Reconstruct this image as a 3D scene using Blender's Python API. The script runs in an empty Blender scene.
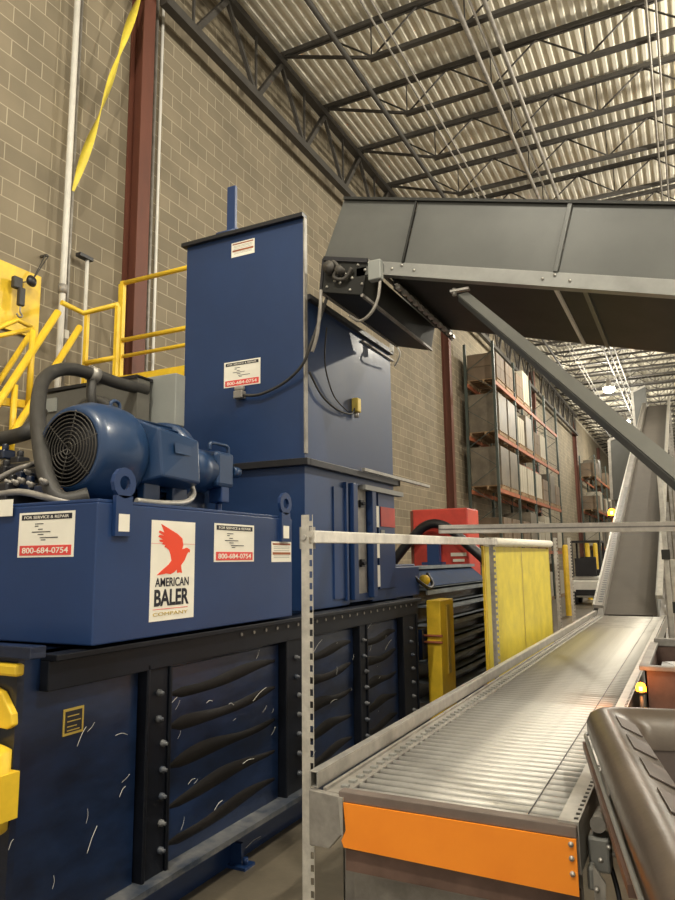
import bpy, bmesh, math, random
from mathutils import Vector, Matrix
random.seed(7)
S=bpy.context.scene; COL=S.collection
# ---------------------------------------------------------------- camera model
FPX=700.; CH=1.65
_p=math.radians(8.9); _y=math.radians(26.5); _r=math.radians(0.66)
Fw=Vector((-math.sin(_y)*math.cos(_p),math.cos(_y)*math.cos(_p),math.sin(_p)))
_R=Vector((math.cos(_y),math.sin(_y),0)); _U=_R.cross(Fw)
Rt=math.cos(_r)*_R-math.sin(_r)*_U; Up=math.sin(_r)*_R+math.cos(_r)*_U
CAM=Vector((0,0,CH))
def at(u,v,X=None,Y=None,Z=None):
    d=Fw+(u-337.5)/FPX*Rt+(450-v)/FPX*Up
    t=X/d.x if X is not None else (Y/d.y if Y is not None else (Z-CH)/d.z)
    return CAM+d*t
cd=bpy.data.cameras.new('camera'); cam=bpy.data.objects.new('camera',cd); COL.objects.link(cam)
cam.matrix_world=Matrix(((Rt.x,Up.x,-Fw.x,0),(Rt.y,Up.y,-Fw.y,0),(Rt.z,Up.z,-Fw.z,CH),(0,0,0,1)))
cd.sensor_fit='VERTICAL'; cd.sensor_height=24; cd.lens=24*FPX/900; cd.clip_end=300; cd.clip_start=.05
S.camera=cam
# ---------------------------------------------------------------- materials
def mat(name,col,rough=.5,metal=0,var=.15,vs=3.,bump=0,bs=20.,spec=.5,coat=0,col2=None,emit=None,es=0,stretch=None):
    m=bpy.data.materials.new(name); m.use_nodes=True; nt=m.node_tree; N=nt.nodes; L=nt.links
    b=N['Principled BSDF']; b.inputs['Roughness'].default_value=rough; b.inputs['Metallic'].default_value=metal
    b.inputs['Specular IOR Level'].default_value=spec; b.inputs['Coat Weight'].default_value=coat; b.inputs['Coat Roughness'].default_value=.15
    tc=N.new('ShaderNodeTexCoord'); mp=N.new('ShaderNodeMapping'); L.new(tc.outputs['Object'],mp.inputs[0])
    if stretch: mp.inputs['Scale'].default_value=stretch
    n=N.new('ShaderNodeTexNoise'); n.inputs['Scale'].default_value=vs; n.inputs['Detail'].default_value=6; n.inputs['Roughness'].default_value=.65
    L.new(mp.outputs[0],n.inputs['Vector'])
    rp=N.new('ShaderNodeValToRGB'); rp.color_ramp.elements[0].position=.35; rp.color_ramp.elements[1].position=.65
    c2=col2 or tuple(min(1,c*(1+var)) for c in col); c1=tuple(c*(1-var) for c in col) if not col2 else col
    rp.color_ramp.elements[0].color=(*c1,1); rp.color_ramp.elements[1].color=(*c2,1)
    L.new(n.outputs[0],rp.inputs[0]); L.new(rp.outputs[0],b.inputs['Base Color'])
    mr=N.new('ShaderNodeMapRange'); mr.inputs['To Min'].default_value=max(.03,rough-.08); mr.inputs['To Max'].default_value=min(1,rough+.1)
    L.new(n.outputs[0],mr.inputs[0]); L.new(mr.outputs[0],b.inputs['Roughness'])
    if bump:
        n2=N.new('ShaderNodeTexNoise'); n2.inputs['Scale'].default_value=bs; n2.inputs['Detail'].default_value=3; L.new(mp.outputs[0],n2.inputs['Vector'])
        bp=N.new('ShaderNodeBump'); bp.inputs['Strength'].default_value=bump; bp.inputs['Distance'].default_value=.02
        L.new(n2.outputs[0],bp.inputs['Height']); L.new(bp.outputs[0],b.inputs['Normal'])
    if emit: b.inputs['Emission Color'].default_value=(*emit,1); b.inputs['Emission Strength'].default_value=es
    return m
M={}
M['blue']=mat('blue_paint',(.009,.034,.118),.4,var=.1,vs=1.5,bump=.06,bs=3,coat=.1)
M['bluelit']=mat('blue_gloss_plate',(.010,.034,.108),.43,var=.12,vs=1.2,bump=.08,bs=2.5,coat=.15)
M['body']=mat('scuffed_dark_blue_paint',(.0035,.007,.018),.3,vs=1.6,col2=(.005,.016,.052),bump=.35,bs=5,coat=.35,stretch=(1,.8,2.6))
M['bodybrown']=mat('dark_blue_with_brown_patches',(.003,.011,.036),.34,vs=2.6,col2=(.02,.013,.008),bump=.3,bs=5,coat=.3,stretch=(1,.7,3.0))  # dark blue broken by stretched brown noise patches
M['bodydark']=mat('blue_black_paint',(.003,.0045,.009),.45,var=.4,spec=.3)  # near-black blue for the flange and the bolted ribs
M['swage']=mat('dark_brown_swage',(.006,.0045,.004),.6,var=.5,spec=.25)  # brown-black tone on the raised swages only
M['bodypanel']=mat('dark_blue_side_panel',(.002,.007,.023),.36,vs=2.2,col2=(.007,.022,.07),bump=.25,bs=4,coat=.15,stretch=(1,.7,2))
M['galvpale']=mat('pale_galvanised_rail',(.5,.47,.41),.5,metal=.15,var=.2,vs=14)
M['ribgrey']=mat('dusty_blue_grey_rib',(.22,.25,.28),.55,var=.25)
M['bodyledge']=mat('scraped_ledge',(.02,.03,.05),.5,col2=(.14,.14,.14),vs=7)
M['lidblue']=mat('dull_blue_lid_paint',(.012,.03,.08),.75,var=.2,spec=.2)
M['galvbright']=mat('bright_galvanised_rail',(.78,.74,.66),.5,var=.12,vs=14)
M['endbrown']=mat('brown_grey_end_channel',(.17,.135,.115),.55,metal=.1,var=.2)
M['channel']=mat('grey_perforated_channel',(.2,.185,.165),.5,metal=.1,var=.2)
M['black']=mat('black_paint',(.012,.012,.015),.4,var=.3)
M['rubber']=mat('black_rubber_hose',(.035,.033,.03),.55,var=.25,vs=12)
M['motor']=mat('blue_motor_enamel',(.009,.036,.1),.36,var=.1,coat=.25)
M['galv']=mat('galvanised_steel',(.42,.40,.36),.42,metal=.55,var=.18,vs=9)
M['galvdull']=mat('weathered_galvanised_steel',(.3,.28,.25),.5,metal=.35,var=.25,vs=7)
M['roller']=mat('roller_steel',(.5,.485,.45),.48,metal=.4,var=.2,vs=4)
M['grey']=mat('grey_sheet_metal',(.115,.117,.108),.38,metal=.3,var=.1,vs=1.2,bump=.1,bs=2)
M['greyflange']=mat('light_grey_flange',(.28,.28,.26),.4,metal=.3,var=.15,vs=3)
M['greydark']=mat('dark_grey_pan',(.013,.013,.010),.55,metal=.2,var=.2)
M['coolergrey']=mat('cooler_grey_steel',(.11,.105,.09),.5,var=.15)
M['boxgrey']=mat('grey_enamel_box',(.26,.27,.25),.5,var=.08)
M['yellow']=mat('yellow_paint',(.78,.52,.03),.45,var=.12,vs=5)
M['yellowfence']=mat('yellow_fence_panel',(.72,.58,.06),.5,var=.12,vs=4,bump=.1,bs=8)
M['orange']=mat('orange_guard_paint',(1,.29,.018),.5,var=.06,vs=3)
M['red']=mat('red_paint',(.5,.05,.035),.45,var=.2)
M['column']=mat('red_oxide_column',(.115,.036,.02),.6,var=.2,vs=2,stretch=(1,1,.3))
M['joist']=mat('dark_primer_steel',(.05,.045,.038),.6,var=.2)
M['deck']=mat('white_roof_deck',(.74,.70,.585),.55,var=.1,vs=.6)
M['white']=mat('white_paint',(.72,.70,.64),.5,var=.08)
M['cream']=mat('cream_label',(.88,.84,.72),.55,var=.05)
M['labelred']=mat('label_red',(.75,.07,.06),.5,var=.05)
M['eagle']=mat('emblem_red',(.85,.07,.025),.5,var=.03)
M['ink']=mat('label_black_ink',(.012,.012,.02),.5,var=.05)
M['belt']=mat('grey_conveyor_belt',(.085,.074,.062),.75,var=.12,vs=2)
M['cart']=mat('dark_grey_plastic',(.082,.063,.047),.36,var=.22,vs=3,bump=.08,bs=12)
M['cartin']=mat('brown_grey_plastic_inside',(.10,.078,.068),.55,var=.2,vs=3)
M['binm']=mat('amber_tinted_bin_steel',(.14,.085,.065),.5,metal=.2,var=.3,vs=5)  # reddish brown carries the beacon's amber light on a grey bin
M['paper']=mat('white_paper',(.8,.8,.8),.7,var=.05)
M['carton']=mat('brown_cardboard',(.16,.115,.075),.75,var=.2,vs=1.5)
M['cartonw']=mat('white_cartons',(.42,.38,.3),.75,var=.15,vs=1.5)
M['wrap']=mat('grey_stretch_wrap',(.15,.125,.09),.5,var=.3,vs=2)
M['wood']=mat('pallet_wood',(.3,.2,.11),.75,var=.25,vs=5)
M['rackor']=mat('orange_rack_beam',(.36,.11,.045),.6,var=.2)
M['rackgr']=mat('dark_green_rack_upright',(.05,.065,.055),.5,var=.2)
M['lamp']=mat('lamp_lens',(1,1,1),.4,emit=(1,.93,.78),es=35)
M['amber']=mat('amber_beacon_lens',(1,.35,.02),.3,emit=(1,.2,.008),es=12)
M['amberhot']=mat('amber_beacon_core',(1,.6,.1),.3,emit=(1,.36,.03),es=30)
M['brass']=mat('brass_fitting',(.6,.45,.1),.35,metal=.6)
M['pipe']=mat('white_grey_pipe',(.62,.6,.54),.45,var=.1)
M['tyre']=mat('black_tyre',(.02,.02,.02),.7)
# floor
m=mat('polished_concrete_floor',(.13,.11,.08),.4,vs=1.3,var=.3,bump=.05,bs=30); M['floor']=m
# block wall
def blockmat():
    m=bpy.data.materials.new('concrete_block_wall'); m.use_nodes=True; nt=m.node_tree;N=nt.nodes;L=nt.links;b=N['Principled BSDF']
    g=N.new('ShaderNodeNewGeometry'); sp=N.new('ShaderNodeSeparateXYZ'); cb=N.new('ShaderNodeCombineXYZ'); L.new(g.outputs['Position'],sp.inputs[0])
    ad=N.new('ShaderNodeMath'); ad.operation='ADD'; L.new(sp.outputs[0],ad.inputs[0]); L.new(sp.outputs[1],ad.inputs[1])
    L.new(ad.outputs[0],cb.inputs[0]); L.new(sp.outputs[2],cb.inputs[1])
    bk=N.new('ShaderNodeTexBrick'); bk.inputs['Scale'].default_value=1; bk.inputs['Brick Width'].default_value=.406; bk.inputs['Row Height'].default_value=.203
    bk.inputs['Mortar Size'].default_value=.007; bk.inputs['Mortar Smooth'].default_value=.3; bk.offset=.5
    bk.inputs['Color1'].default_value=(.225,.187,.125,1); bk.inputs['Color2'].default_value=(.18,.15,.1,1); bk.inputs['Mortar'].default_value=(.38,.33,.235,1)
    L.new(cb.outputs[0],bk.inputs['Vector'])
    n=N.new('ShaderNodeTexNoise'); n.inputs['Scale'].default_value=1.3; n.inputs['Detail'].default_value=8; L.new(g.outputs['Position'],n.inputs['Vector'])
    mr=N.new('ShaderNodeMapRange'); mr.inputs['To Min'].default_value=.62; mr.inputs['To Max'].default_value=1.35; L.new(n.outputs[0],mr.inputs[0])
    mx=N.new('ShaderNodeVectorMath'); mx.operation='SCALE'; L.new(bk.outputs[0],mx.inputs[0]); L.new(mr.outputs[0],mx.inputs['Scale']); L.new(mx.outputs[0],b.inputs['Base Color'])
    bp=N.new('ShaderNodeBump'); bp.inputs['Strength'].default_value=.5; bp.inputs['Distance'].default_value=.008; bp.invert=True; L.new(bk.outputs['Fac'],bp.inputs['Height']); L.new(bp.outputs[0],b.inputs['Normal'])
    b.inputs['Roughness'].default_value=.8
    return m
M['block']=blockmat()
# ---------------------------------------------------------------- mesh helpers
def bolts(pts,ax,r,m,parent):
    b0=None
    for p in pts:
        p=Vector(p)
        if b0 is None: b0=MB().lathe(p,ax,[(0,r),(r*.6,r*.9),(r*.9,0)],8).build('bolt',m,parent); q0=p
        else:
            c=b0.copy(); COL.objects.link(c); c.parent=parent; c.location=p-q0
class MB:
    def __init__(s): s.v=[]; s.f=[]; s.mi=[]; s.m=0; s.sm=[]; s.smooth=False
    def add(s,vs,fs):
        o=len(s.v); s.v+= [Vector(a) for a in vs]
        for f in fs: s.f.append([o+i for i in f]); s.mi.append(s.m); s.sm.append(s.smooth)
        return s
    def box(s,x0,x1,y0,y1,z0,z1):
        vs=[(x,y,z) for z in (z0,z1) for x,y in ((x0,y0),(x1,y0),(x1,y1),(x0,y1))]
        return s.add(vs,[(3,2,1,0),(4,5,6,7),(0,1,5,4),(1,2,6,5),(2,3,7,6),(3,0,4,7)])
    def obox(s,c,ax,ay,az,sx,sy,sz):
        c=Vector(c);vs=[c+ax*(x*sx/2)+ay*(y*sy/2)+az*(z*sz/2) for z in (-1,1) for x,y in ((-1,-1),(1,-1),(1,1),(-1,1))]
        return s.add(vs,[(3,2,1,0),(4,5,6,7),(0,1,5,4),(1,2,6,5),(2,3,7,6),(3,0,4,7)])
    def bar(s,a,b,w,h,up=Vector((0,0,1))):
        a=Vector(a);b=Vector(b);d=(b-a).normalized();x=d.cross(up)
        if x.length<1e-3: x=d.cross(Vector((0,1,0)))
        x.normalize(); z=x.cross(d).normalized()
        return s.obox((a+b)/2,x,d,z,w,(b-a).length,h)
    def tube(s,pts,r,n=10,caps=True):
        pts=[Vector(p) for p in pts]; rs=r if isinstance(r,(list,tuple)) else [r]*len(pts)
        vs=[];fs=[]; t0=(pts[1]-pts[0]).normalized(); ref=Vector((0,0,1)) if abs(t0.z)<.9 else Vector((1,0,0)); nx=t0.cross(ref).normalized()
        for i,p in enumerate(pts):
            t=(pts[min(i+1,len(pts)-1)]-pts[max(i-1,0)]).normalized(); nx=(nx-t*nx.dot(t)).normalized(); ny=t.cross(nx)
            for k in range(n):
                a=2*math.pi*k/n; vs.append(p+(nx*math.cos(a)+ny*math.sin(a))*rs[i])
        for i in range(len(pts)-1):
            for k in range(n): fs.append((i*n+k,i*n+(k+1)%n,(i+1)*n+(k+1)%n,(i+1)*n+k))
        sm=s.smooth; s.smooth=True
        if caps:
            o=len(pts)-1
            s.add(vs,fs); s.smooth=False
            base=len(s.v)-len(vs)
            s.f.append([base+k for k in reversed(range(n))]); s.f.append([base+o*n+k for k in range(n)]); s.mi+=[s.m]*2; s.sm+=[False]*2
        else: s.add(vs,fs)
        s.smooth=sm; return s
    def cyl(s,a,b,r,n=16): return s.tube([a,b],r,n)
    def lathe(s,c,axis,prof,n=32,smooth=True):
        c=Vector(c);axis=Vector(axis).normalized(); ref=Vector((0,0,1)) if abs(axis.z)<.9 else Vector((1,0,0)); x=axis.cross(ref).normalized(); y=axis.cross(x)
        vs=[];fs=[]
        for (h,r) in prof:
            for k in range(n):
                a=2*math.pi*k/n; vs.append(c+axis*h+(x*math.cos(a)+y*math.sin(a))*r)
        for i in range(len(prof)-1):
            for k in range(n): fs.append((i*n+k,(i+1)*n+k,(i+1)*n+(k+1)%n,i*n+(k+1)%n))
        sm=s.smooth;s.smooth=smooth; s.add(vs,fs); s.smooth=sm; return s
    def prism(s,poly,d):
        n=len(poly);d=Vector(d);vs=[Vector(p) for p in poly]+[Vector(p)+d for p in poly]
        fs=[tuple(reversed(range(n))),tuple(range(n,2*n))]+[(i,(i+1)%n,n+(i+1)%n,n+i) for i in range(n)]
        return s.add(vs,fs)
    def build(s,name,mats,parent=None,bev=0,loc=None):
        me=bpy.data.meshes.new(name); o=bpy.data.objects.new(name,me); COL.objects.link(o)
        org=Vector((0,0,0))
        if parent is not None: org=ORG.get(parent.name,Vector((0,0,0)))
        elif loc is not None: org=Vector(loc)
        me.from_pydata([tuple(v-org) for v in s.v],[],s.f)
        for mm in (mats if isinstance(mats,list) else [mats]): me.materials.append(M[mm] if isinstance(mm,str) else mm)
        for p,mi,sm in zip(me.polygons,s.mi,s.sm): p.material_index=mi; p.use_smooth=sm
        bm=bmesh.new(); bm.from_mesh(me); bmesh.ops.recalc_face_normals(bm,faces=bm.faces); bm.to_mesh(me); bm.free()
        if parent is not None: o.parent=parent
        elif loc is not None: o.location=org
        ORG[o.name]=org
        if bev:
            b=o.modifiers.new('bevel','BEVEL'); b.width=bev; b.segments=2; b.limit_method='ANGLE'; b.angle_limit=math.radians(40)
        return o
ORG={}
def tag(o,label,cat,group=None,kind=None):
    o['label']=label; o['category']=cat
    if group: o['group']=group
    if kind: o['kind']=kind
    return o
def thing(name,label,cat,loc=(0,0,0),group=None,rot=0):
    o=bpy.data.objects.new(name,None); COL.objects.link(o); o.empty_display_size=.1; o.location=loc; o.rotation_euler=(0,0,rot)
    ORG[o.name]=Vector(loc) if not rot else Vector((0,0,0))
    return tag(o,label,cat,group)
def struct(name,mb,m,**k):
    o=mb.build(name,m,**k); o['kind']='structure'; return o
def lab(o,l): o['label']=l; return o
def dup(root,loc,label=None,group=None):
    def rec(o,par):
        c=o.copy(); COL.objects.link(c)
        if par is not None: c.parent=par
        for ch in list(o.children): rec(ch,c)
        return c
    r=rec(root,None); r.location=loc; ORG[r.name]=Vector(loc)
    if label: r['label']=label
    if group: r['group']=group
    return r
def smoothpath(pts,n=6):
    P=[Vector(p) for p in pts]; out=[]
    for i in range(len(P)-1):
        p0=P[max(i-1,0)];p1=P[i];p2=P[i+1];p3=P[min(i+2,len(P)-1)]
        for k in range(n):
            t=k/n; out.append(.5*((2*p1)+(p2-p0)*t+(2*p0-5*p1+4*p2-p3)*t*t+(3*p1-p0-3*p2+p3)*t**3))
    out.append(P[-1]); return out
X_=Vector((1,0,0)); Y_=Vector((0,1,0)); Z_=Vector((0,0,1))
def text(txt,origin,right,up,w,h,m,parent,name='lettering',off=0.0):
    cu=bpy.data.curves.new('t','FONT'); cu.body=txt; cu.size=1; cu.offset=off; cu.extrude=.01
    to=bpy.data.objects.new('t',cu); COL.objects.link(to)
    dg=bpy.context.evaluated_depsgraph_get(); me=bpy.data.meshes.new_from_object(to.evaluated_get(dg))
    COL.objects.unlink(to); bpy.data.objects.remove(to)
    xs=[v.co.x for v in me.vertices]; ys=[v.co.y for v in me.vertices]
    x0,x1,y0,y1=min(xs),max(xs),min(ys),max(ys); nrm=right.cross(up); org=ORG.get(parent.name,Vector((0,0,0)))
    for v in me.vertices:
        a=(v.co.x-x0)/(x1-x0)*w; b=(v.co.y-y0)/(y1-y0)*h
        v.co=Vector(origin)+right*a+up*b+nrm*(.0012+v.co.z*.05)-org
    me.name=name; me.materials.clear(); me.materials.append(M[m])
    o=bpy.data.objects.new(name,me); COL.objects.link(o); o.parent=parent; ORG[o.name]=org; return o
# ================================================================ SETTING
struct('floor',MB().box(-6.4,12,-3,80,-.1,0),'floor')
struct('wall_left',MB().box(-6.4,-6.2,-3,80,0,10.9),'block')
struct('wall_back',MB().box(-6.2,12,80,80.2,0,10.9),'block')
mb=MB(); x=-6.2; prof=[]
while x<12: prof+=[(x,10.66),(x+.06,10.66),(x+.08,10.70),(x+.15,10.70),(x+.17,10.66)]; x+=.17
vs=[(a,-3,z) for a,z in prof]+[(a,80,z) for a,z in prof]; n=len(prof)
mb.add(vs,[(i,i+1,n+i+1,n+i) for i in range(n-1)])
mb.box(-6.4,12,-3,80,10.74,10.8)
struct('ceiling',mb,'deck')
# columns along the wall
ords=['nearest','second','third','fourth','farthest']
def column(y0,i):
    l=['red oxide steel wall column left of the tall blue hopper','red oxide steel wall column just left of the pallet racks','red oxide steel column behind the near pallet rack','red oxide steel column beyond the near pallet rack','distant red oxide column beyond the second pallet rack'][i]
    t=thing('steel_column',l,'column',(-6.08,y0+.1,0),'red oxide wall columns')
    x0,x1,y1=-6.195,-5.97,y0+.22
    MB().box(x1-.016,x1,y0,y1,0,10.3).box(x0,x0+.016,y0,y1,0,10.3).box(x0+.016,x1-.016,y0+.1,y0+.12,0,10.3).build('h_section','column',t)
    MB().box(x0,x1+.06,y0-.06,y1+.06,0,.03).build('base_plate','column',t)
for i,y0 in enumerate((6.34,19.46,32.7,45.9,59.1)): column(y0,i)
# wall girder
JY=[9.703+1.65*k for k in range(-3,41)]
def girder(ya,yb,l):
    t=thing('truss_girder',l,'roof truss',(-5.85,ya,9.2),'truss girders along the block wall')
    MB().box(-5.95,-5.80,ya,yb,10.38,10.5).build('top_chord','joist',t)
    MB().box(-5.94,-5.81,ya,yb,9.2,9.34).build('bottom_chord','joist',t)
    for j in JY:
        if j<ya-1 or j>yb+.2: continue
        b=j+.83
        if ya<b<yb:
            w=MB()
            if j>ya: w.bar((-5.875,j,10.4),(-5.875,b,9.3),.06,.06)
            w.bar((-5.875,b+.01,10.4),(-5.875,b+.01,9.3),.035,.035)
            if j+1.65<yb: w.bar((-5.875,j+1.65,10.4),(-5.875,b+.05,9.3),.085,.085)
            w.build('web',M['joist'],t)
girder(-6.7+3.8,6.4,'dark truss girder bay left of the near red column, above frame edge')
girder(6.6,19.4,'dark truss girder spanning along the block wall above the blue hopper')
girder(19.7,32.6,'dark truss girder bay above the near pallet rack')
girder(32.9,45.8,'dark truss girder bay above the second pallet rack')
# joists
def make_joist(y):
    t=thing('roof_joist','','roof joist',(-5.9,y,10.6),'open web roof joists under the deck')
    z0,zb=10.6,9.9
    MB().box(-5.95,9,y-.055,y-.012,10.53,10.6).box(-5.95,9,y+.012,y+.055,10.53,10.6).box(-5.95,9,y-.055,y+.055,10.6,10.608).box(-5.98,-5.78,y-.07,y+.07,10.505,10.53).build('top_chord','joist',t)
    MB().box(-4.15,9,y-.05,y-.01,zb-.03,zb+.03).box(-4.15,9,y+.01,y+.05,zb-.03,zb+.03).box(-4.15,9,y-.05,y+.05,zb-.035,zb-.03).build('bottom_chord','joist',t)
    MB().bar((-5.8,y,10.54),(-4.09,y,9.9),.045,.045).build('end_bar','joist',t)
    w=MB(); tops=[-4.9+1.6*k for k in range(9)]; bots=[-4.09+1.6*k for k in range(9)]
    for k in range(8):
        w.cyl((tops[k],y,10.55),(bots[k],y,9.92),.017,6); w.cyl((bots[k],y,9.92),(tops[k+1],y,10.55),.017,6); w.cyl((bots[k]-.03,y,9.92),(bots[k]-.03,y,10.55),.012,6)
    w.build('web','joist',t); return t
j0=make_joist(JY[0])
wordn=['first','second','third','fourth','fifth','sixth','seventh','eighth','ninth','tenth']
def jl(i):
    if i<10: return f'dark open web joist under the white roof deck, {wordn[i]} from the camera end'
    return 'thin dark joist far off under the roof deck behind the diagonal brace'
for i,y in enumerate(JY):
    if i==0: j0['label']=jl(0)
    else: dup(j0,(-5.9,y,10.6),jl(i))
# roof pipes
def pipe(name,l,cat,x,z,r,m,y0=1,y1=62,g=None):
    tag(MB().cyl((x,y0,z),(x,y1,z),r,10).build(name,m,loc=(x,y0,z)),l,cat,g)
pipe('sprinkler_pipe','dark grey sprinkler main running under the joists nearest the block wall','pipe',-4.42,9.81,.045,'joist')
pipe('conduit','thin light conduit under the joists right of the dark sprinkler main','conduit',-3.74,9.83,.017,'galvdull')
pipe('conduit','second thin light conduit right of the dark sprinkler main','conduit',-3.60,9.83,.017,'galvdull')
pipe('sprinkler_pipe','grey pipe, left one of the close trio crossing the joists','pipe',-2.5,9.81,.04,'galvdull')
pipe('conduit','thin conduit, middle one of the close trio crossing the joists','conduit',-2.3,9.82,.022,'galvdull')
pipe('sprinkler_pipe','pale grey pipe, right one of the close trio crossing the joists','pipe',-2.1,9.81,.035,'galvdull')
pipe('conduit','pale thin conduit at the right edge of the roof above the grey hood','conduit',0.04,9.83,.018,'galvdull')
pipe('conduit','second pale thin conduit at the right edge of the roof','conduit',0.17,9.83,.018,'galvdull')
# high bay lamps
def lamp(x,y,l,p):
    t=thing('high_bay_lamp',l,'lamp',(x,y,9.2),'high bay lamps under the roof')
    MB().lathe((x,y,9.3),(0,0,1),[(0,.2),(.03,.2),(.08,.12),(.34,.1),(.36,.0)],20).build('housing','galvdull',t)
    MB().lathe((x,y,9.3),(0,0,-1),[(0,.25),(.1,.24),(.2,.17),(.25,.08),(.26,0)],20).build('lens','lamp',t)
    MB().cyl((x,y,9.65),(x,y,10.55),.012,6).build('hanger','joist',t)
    ld=bpy.data.lights.new('lamp_light','POINT'); ld.shadow_soft_size=.12; ld.energy=p; ld.color=(1,.93,.79)
    lo=bpy.data.objects.new('lamp_light',ld); COL.objects.link(lo); lo.parent=t; lo.location=(0,0,-.35)
PW=820
for x,y,l in [(-2.8,33.6,'glowing high bay lamp, brightest one under the far roof'),(-2.8,42.6,'glowing high bay lamp behind the brightest far one'),(-2.8,51.6,'small far high bay lamp beyond the brighter pair'),(-2.8,24.6,'high bay lamp hidden above the grey overhead conveyor'),
    (3.4,3,'added unseen high bay lamp right of camera nearest the hopper'),(3.6,12,'added unseen high bay lamp over the aisle right of the conveyor'),(3.6,21,'added unseen high bay lamp over the aisle beside the incline'),(-1.2,-1.5,'added unseen high bay lamp behind the camera position'),(3.4,33.6,'added unseen high bay lamp far over the right aisle')]:  # lamps on this row are unseen, added to carry the lighting around the camera
    lamp(x,y,l,PW*(.5 if y>24 else 1.2))
# ================================================================ WALL THINGS
o=MB().box(-6.19,-6.16,3.7,5.1,4.05,4.76).build('wall_board','yellow',loc=(-6.17,4.4,4.05)); tag(o,'flat yellow board on the block wall at left edge','wall board')
t=thing('standpipe','white vertical pipe with coupling running up the block wall','pipe',(-6.05,5.3,0))
MB().cyl((-6.05,5.3,0),(-6.05,5.3,10.5),.036,12).build('pipe','pipe',t)
MB().cyl((-6.05,5.3,4.62),(-6.05,5.3,4.72),.05,12).build('coupling','galvdull',t)
t=thing('conduit','thin grey conduit just right of the white standpipe','conduit',(-6.12,5.45,0))
MB().cyl((-6.165,5.47,0),(-6.165,5.47,10.5),.018,8).build('tube','galvdull',t); MB().box(-6.2,-6.14,5.44,5.5,4.16,4.26).build('junction_box','white',t)
for yy,m,r,l in ((6.80,'galvdull',.022,'dark grey wall conduit right of the near red column'),(6.92,'white',.02,'white wall conduit right of the near red column'),(6.64,'pipe',.013,'thin pale conduit tight beside the near red column')):
    tag(MB().cyl((-6.16,yy,0),(-6.16,yy,10.2 if r>.015 else 5.6),r,8).build('conduit',m,loc=(-6.16,yy,0)),l,'conduit')
t=thing('support_pole','pale pole with black flat head standing against block wall','pole',(-6.08,5.69,0))
MB().cyl((-6.08,5.69,0.0),(-6.08,5.66,5.16),.022,8).build('shaft','pipe',t)
MB().box(-6.12,-6.04,5.52,5.72,5.16,5.2).build('head','black',t)
# twisted yellow strap
mb=MB(); P0=Vector((-6.0,5.33,5.85)); P1=Vector((-5.89,6.22,9.22)); n=60; vs=[]
ax=(P1-P0).normalized(); sx=ax.cross(X_).normalized(); sy=ax.cross(sx)
for i in range(n+1):
    f=i/n; a=math.pi*(f/.62+.62); c=P0.lerp(P1,f); d=(sx*math.sin(a)+sy*math.cos(a)); w=.015+.06*abs(math.sin(math.pi*f/.62)); q=d.cross(ax)*.004
    vs+= [c-d*w-q,c+d*w-q,c+d*w+q,c-d*w+q]
fs=[(4*i+k,4*i+(k+1)%4,4*i+4+(k+1)%4,4*i+4+k) for i in range(n) for k in range(4)]
mb.smooth=True; mb.add(vs,fs); tag(mb.build('lifting_strap','yellowfence',loc=tuple(P0)),'twisted yellow webbing strap hanging from roof girder to the white standpipe','strap')
# hook block
t=thing('hook_block','black chain hook block hanging in front of the yellow wall panel','hook',(-6.05,4.8,4.3))
c=at(32,281,X=-6.05); c2=at(21,297,X=-6.05); c3=at(44,254,X=-6.1); c4=at(17,283,X=-6.08)
MB().lathe(c-X_*.045,(1,0,0),[(0,0),(0,.04),(.04,.065),(.07,.04),(.07,0)],16).build('sheave','black',t)
MB().obox(c2,X_,Y_,Z_,.06,.07,.2).obox(c4,X_,Y_,Z_,.06,.11,.13).build('block_body','rubber',t,bev=.015)
MB().tube(smoothpath([c2-Z_*.1,c2-Z_*.16,c2-Z_*.2+Y_*.03,c2-Z_*.22-Y_*.01,c2-Z_*.19-Y_*.04]),.01,6).build('hook','galvdull',t)
MB().cyl(c,c3+Y_*.02,.006,6).cyl(c,c3+Y_*.06,.006,6).cyl(c,c4,.007,6).box(-6.19,-6.09,c3.y+.02,c3.y+.05,c3.z-.01,c3.z+.01).build('chain','joist',t)
# ================================================================ YELLOW PLATFORM AND STAIR
t=thing('access_platform','yellow railed steel access platform behind the blue hopper','platform',(-4.5,6.2,0))
MB().box(-5.64,-3.95,5.78,6.32,3.5,3.58).build('deck','galvdull',t)
MB().box(-5.64,-3.95,5.76,5.78,3.5,3.72).build('kick_plate','yellow',t)
r=.027
MB().tube([(-5.62,5.8,4.84),(-4.0,5.8,4.84)],r).build('top_rail','yellow',t)
MB().tube([(-5.62,5.8,4.15),(-4.0,5.8,4.15)],r).build('middle_rail','yellow',t)
MB().tube([(-5.6,5.8,3.96),(-4.0,5.8,3.96)],r*.8).build('lower_rail','yellow',t)
for x,y in ((-5.64,5.8),(-5.72,5.86),(-4.0,5.8),(-4.0,6.28)): MB().box(x-.025,x+.025,y-.025,y+.025,0,4.86).build('post','yellow',t)
t=thing('guard_rail','yellow tube guard rail at top of the yellow stair','railing',(-5.3,5.2,0))
MB().tube([(-5.6,4.9,4.3),(-5.58,5.18,4.27),(-5.12,5.2,4.29)],r).build('top_rail','yellow',t)
MB().tube([(-5.55,5.2,3.72),(-5.12,5.2,3.72)],r).build('middle_rail','yellow',t)
for x in (-5.55,-5.12): MB().box(x-.02,x+.02,5.18,5.22,0,4.27).build('post','yellow',t)
t=thing('yellow_stair','steep yellow steel stair with tube handrails at left edge','stair',(-5.6,3.5,0))
def sl(u0,v0,u1,v1,X,zb):
    a=at(u0,v0,X=X); b=at(u1,v1,X=X); d=(b-a); k=(zb-a.z)/d.z; return a,a+d*k
a,b=sl(58,312,0,400,-5.3,1.0); MB().tube([a,b],.035,12).build('handrail','yellow',t)
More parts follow.
